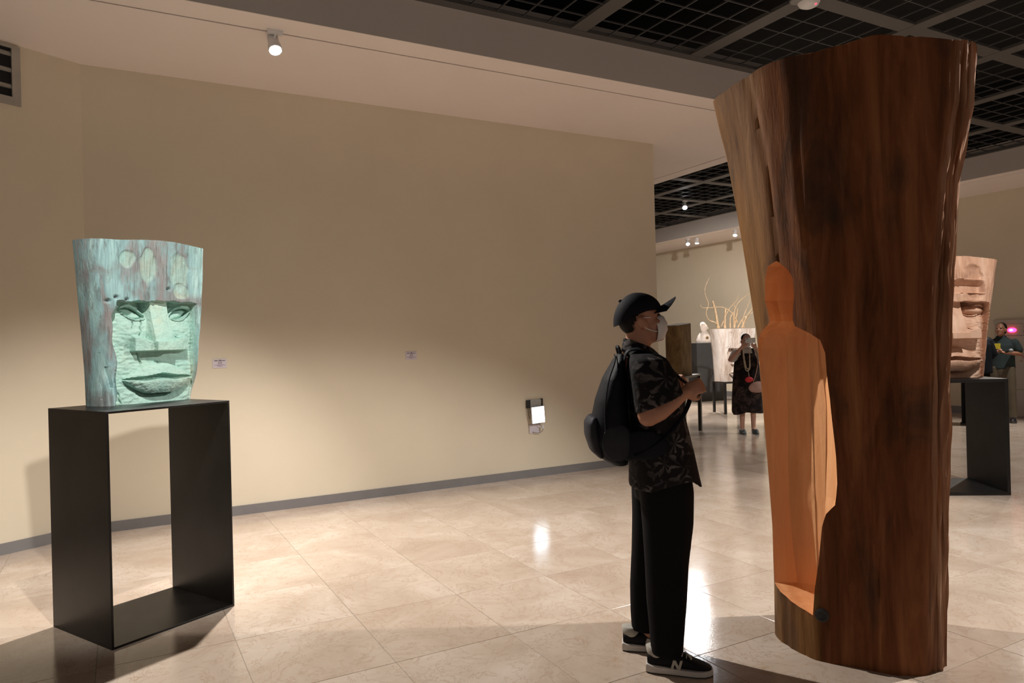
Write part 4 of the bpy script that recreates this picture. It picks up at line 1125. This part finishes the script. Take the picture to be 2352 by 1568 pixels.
# woman photographing beside the trunk
WL = (8.49, 8.02); WRZ = math.atan2(-WL[1], -WL[0])+math.radians(14)
arms = [(-1, (0.10, -0.27, 1.14), (0.19, -0.11, 1.33), (0.2, 0.75, 0.6), (1, -0.2, 0.3), 0.55), (1, (0.10, 0.24, 1.12), (0.20, 0.10, 1.31), (0.2, -0.75, 0.6), (1, 0.2, 0.3), 0.55)]
wo, wm, ws = visitor('woman in black floral dress and white tee holding up a phone', WL, WRZ, 1.54, arms, (0, 0.02), 'skin_pale', stance=0.085)
face_mask(wm, wo)
fused('tee_shirt', [loft([oval(0.0, 0, 0.95, 0.10, 0.145), oval(0.0, 0, 1.10, 0.105, 0.165), oval(-0.005, 0, 1.22, 0.10, 0.175), oval(-0.01, 0, 1.27, 0.08, 0.14), oval(-0.01, 0, 1.325, 0.052, 0.06)]),
    limb([(-0.01, -0.15, 1.235), (0.04, -0.22, 1.155)], [0.070, 0.062]), limb([(-0.01, 0.15, 1.235), (0.04, 0.21, 1.15)], [0.070, 0.062])], 0.010, MAT['tee_white'], wo, 2)
dr_ = []
for z, rx, ry in ((0.33, 0.155, 0.232), (0.36, 0.158, 0.235), (0.55, 0.150, 0.230), (0.80, 0.138, 0.215), (1.0, 0.122, 0.195), (1.12, 0.113, 0.18), (1.20, 0.108, 0.155), (1.235, 0.100, 0.13)):
    dr_.append([((rx*math.cos(t))*(1+0.05*math.sin(9*t)*(1.2-z)), (ry*math.sin(t))*(1+0.04*math.sin(9*t)*(1.2-z)), z+(0.035*math.sin(2*t+0.6) if z < 0.4 else 0)) for t in [2*PI*i/54 for i in range(54)]])
mesh_obj('dress', loft(dr_), MAT['floral_dress'], wo, True, angle=60)
for sg in (-1, 1):
    mesh_obj('dress_strap', tube(smooth_path([(0.098, sg*0.09, 1.215), (0.075, sg*0.085, 1.28), (0.0, sg*0.085, 1.305), (-0.075, sg*0.085, 1.24)]), 0.006, 8, flat=3.0), MAT['floral_dress'], wo, True)
    y = sg*0.085
    mesh_obj('shoe', loft([oval(0.055, y*1.12, 0.0, 0.125, 0.044, 24), oval(0.055, y*1.12, 0.02, 0.128, 0.046, 24), oval(0.05, y*1.12, 0.05, 0.115, 0.042, 24), oval(0.03, y*1.1, 0.068, 0.075, 0.036, 24)]), MAT['flat_shoe'], wo, True, angle=50)
for q in range(2):
    bead = smooth_path([(0.05, -0.06, 1.325), (0.118, -0.075+0.01*q, 1.20), (0.132, -0.05+0.01*q, 1.00+0.03*q), (0.134, -0.015, 0.97+0.03*q), (0.132, 0.02-0.01*q, 1.03), (0.118, 0.02, 1.22), (0.05, 0.05, 1.325)], 6)
    mesh_obj('bead_necklace', tube(bead, [0.009 if k % 2 else 0.0065 for k in range(len(bead))], 8), MAT['beads'], wo, True)
mesh_obj('pendant_cord', tube([(0.136, -0.015, 0.98), (0.142, 0.0, 0.88)], 0.004, 6), MAT['beads'], wo)
mesh_obj('red_pouch', ell((0.150, -0.005, 0.835), (0.022, 0.062, 0.044)), MAT['red_felt'], wo, True)
ph = thing('phone', 'silver phone held up by the woman in the floral dress', 'phone', WL+(0,), WRZ)
mesh_obj('case', bbox(0.258, 0.268, -0.075, 0.075, 1.395, 1.470, 0.004), MAT['white_metal'], ph)
mesh_obj('lens', ell((0.269, -0.05, 1.455), (0.003, 0.008, 0.008)), MAT['black_plastic'], ph)
bgp = thing('handbag', 'dusty pink handbag on the hip of the woman in the dress', 'handbag', WL+(0,), WRZ)
fused('bag_body', [ell((0.145, 0.105, 0.72), (0.045, 0.125, 0.085), (0.25, 0, 0)), ell((0.150, 0.12, 0.69), (0.05, 0.10, 0.06))], 0.012, MAT['bag_pink'], bgp, 2)
mesh_obj('bag_strap', tube(smooth_path([(0.13, 0.06, 0.79), (0.13, 0.12, 0.98), (0.10, 0.14, 1.15), (0.03, 0.12, 1.30), (-0.09, 0.0, 1.22), (-0.14, -0.12, 0.95), (-0.10, 0.17, 0.75), (0.08, 0.20, 0.74)], 5), 0.006, 8), MAT['bag_pink'], bgp, True)

# man in teal shirt with microphone, by the cabinet
TL = (12.60, 6.47); TRZ = math.atan2(-TL[1], -TL[0])+math.radians(-6)
arms = [(-1, (-0.02, -0.26, 1.10), (0.22, -0.10, 1.12), (0.5, 0.85, 0.05), (0.2, 0.0, 1), 0.8), (1, (-0.02, 0.25, 1.10), (0.24, 0.08, 1.13), (0.6, -0.6, 0.1), (0.2, 0.0, 1), 0.9)]
tm, tmm, ts = visitor('man in teal polo shirt and khaki trousers holding a microphone', TL, TRZ, 1.62, arms, (math.radians(-14), math.radians(12)), 'skin', stance=0.12)
fused('polo_shirt', [loft([oval(0.0, 0, 0.86, 0.125, 0.185), oval(0.0, 0, 0.98, 0.12, 0.18), oval(0.0, 0, 1.12, 0.118, 0.18), oval(-0.005, 0, 1.24, 0.112, 0.195), oval(-0.01, 0, 1.31, 0.09, 0.165), oval(-0.012, 0, 1.375, 0.062, 0.075), oval(-0.012, 0, 1.40, 0.058, 0.066)]),
    limb([(-0.01, -0.165, 1.285), (-0.015, -0.23, 1.16)], [0.072, 0.068]), limb([(-0.01, 0.165, 1.285), (-0.015, 0.225, 1.16)], [0.072, 0.068])], 0.011, MAT['shirt_teal'], tm, 2)
fused('trousers', [loft([oval(0, 0, 0.74, 0.110, 0.14), oval(0, 0, 0.84, 0.120, 0.165), oval(0, 0, 0.95, 0.115, 0.155)])]+[leg_loft([(0.90, 0, sg*0.08, 0.115, 0.10), (0.70, 0.005, sg*0.092, 0.105, 0.095), (0.45, 0.005, sg*0.105, 0.085, 0.080), (0.2, -0.005, sg*0.116, 0.078, 0.072), (0.06, -0.005, sg*0.12, 0.078, 0.070)]) for sg in (-1, 1)], 0.011, MAT['khaki'], tm, 3)
for sg in (-1, 1): shoe_set(tm, (-0.09, sg*0.12), (0.19, sg*0.15), False, ('shoe_black', 'shoe_grey', 'sole_rubber'), False)
mesh_obj('name_badge', bbox(0.118, 0.124, -0.085, 0.0, 1.185, 1.275, 0.002), MAT['badge_yellow'], tm)
mesh_obj('lanyard', tube(smooth_path([(0.045, -0.06, 1.38), (0.10, -0.05, 1.32), (0.121, -0.04, 1.275)]), 0.004, 6), MAT['black_plastic'], tm)
mi = thing('microphone', 'black microphone in the hand of the man in teal', 'microphone', TL+(0,), TRZ)
mesh_obj('handle', tube([(0.24, 0.02, 1.125), (0.285, 0.13, 1.155)], [0.015, 0.020], 12), MAT['black_plastic'], mi, True)
mesh_obj('grille', ell((0.295, 0.155, 1.162), (0.032, 0.032, 0.032)), MAT['speaker_grey'], mi, True)

# visitor all in black, half hidden behind the pale head
BL = (11.84, 6.47); BRZ = math.atan2(BL[1], BL[0])+math.radians(25)
arms = [(-1, (-0.02, -0.25, 1.12), (0.16, -0.22, 1.0), (0.9, 0.1, -0.2), (0, 1, 0), 0.6), (1, (-0.02, 0.25, 1.12), (0.16, 0.22, 1.0), (0.9, -0.1, -0.2), (0, -1, 0), 0.6)]
bm_, bmm, bs = visitor('visitor dressed all in black standing behind the pale wooden head', BL, BRZ, 1.66, arms, (0, 0), 'skin', stance=0.11)
fused('black_top', [loft([oval(0.0, 0, 0.82, 0.16, 0.245), oval(0.0, 0, 1.0, 0.155, 0.24), oval(0.0, 0, 1.15, 0.15, 0.245), oval(-0.005, 0, 1.27, 0.14, 0.25), oval(-0.01, 0, 1.35, 0.10, 0.19), oval(-0.012, 0, 1.41, 0.065, 0.08)]),
    limb([(-0.01, -0.175, 1.32), (-0.02, -0.25, 1.12), (0.13, -0.22, 1.01)], [0.08, 0.07, 0.055]), limb([(-0.01, 0.175, 1.32), (-0.02, 0.25, 1.12), (0.13, 0.22, 1.01)], [0.08, 0.07, 0.055])], 0.012, MAT['nylon_black'], bm_, 2)
fused('trousers', [loft([oval(0, 0, 0.74, 0.121, 0.14), oval(0, 0, 0.84, 0.132, 0.165), oval(0, 0, 0.95, 0.127, 0.155)])]+[leg_loft([(0.90, 0, sg*0.08, 0.13, 0.11), (0.70, 0.0, sg*0.095, 0.12, 0.105), (0.45, 0.0, sg*0.108, 0.105, 0.10), (0.2, -0.005, sg*0.115, 0.10, 0.095), (0.05, -0.005, sg*0.115, 0.105, 0.095)]) for sg in (-1, 1)], 0.012, MAT['trouser_black'], bm_, 3)
for sg in (-1, 1): shoe_set(bm_, (-0.11, sg*0.115), (0.17, sg*0.14), False, ('shoe_black', 'shoe_black', 'sole_rubber'), False)
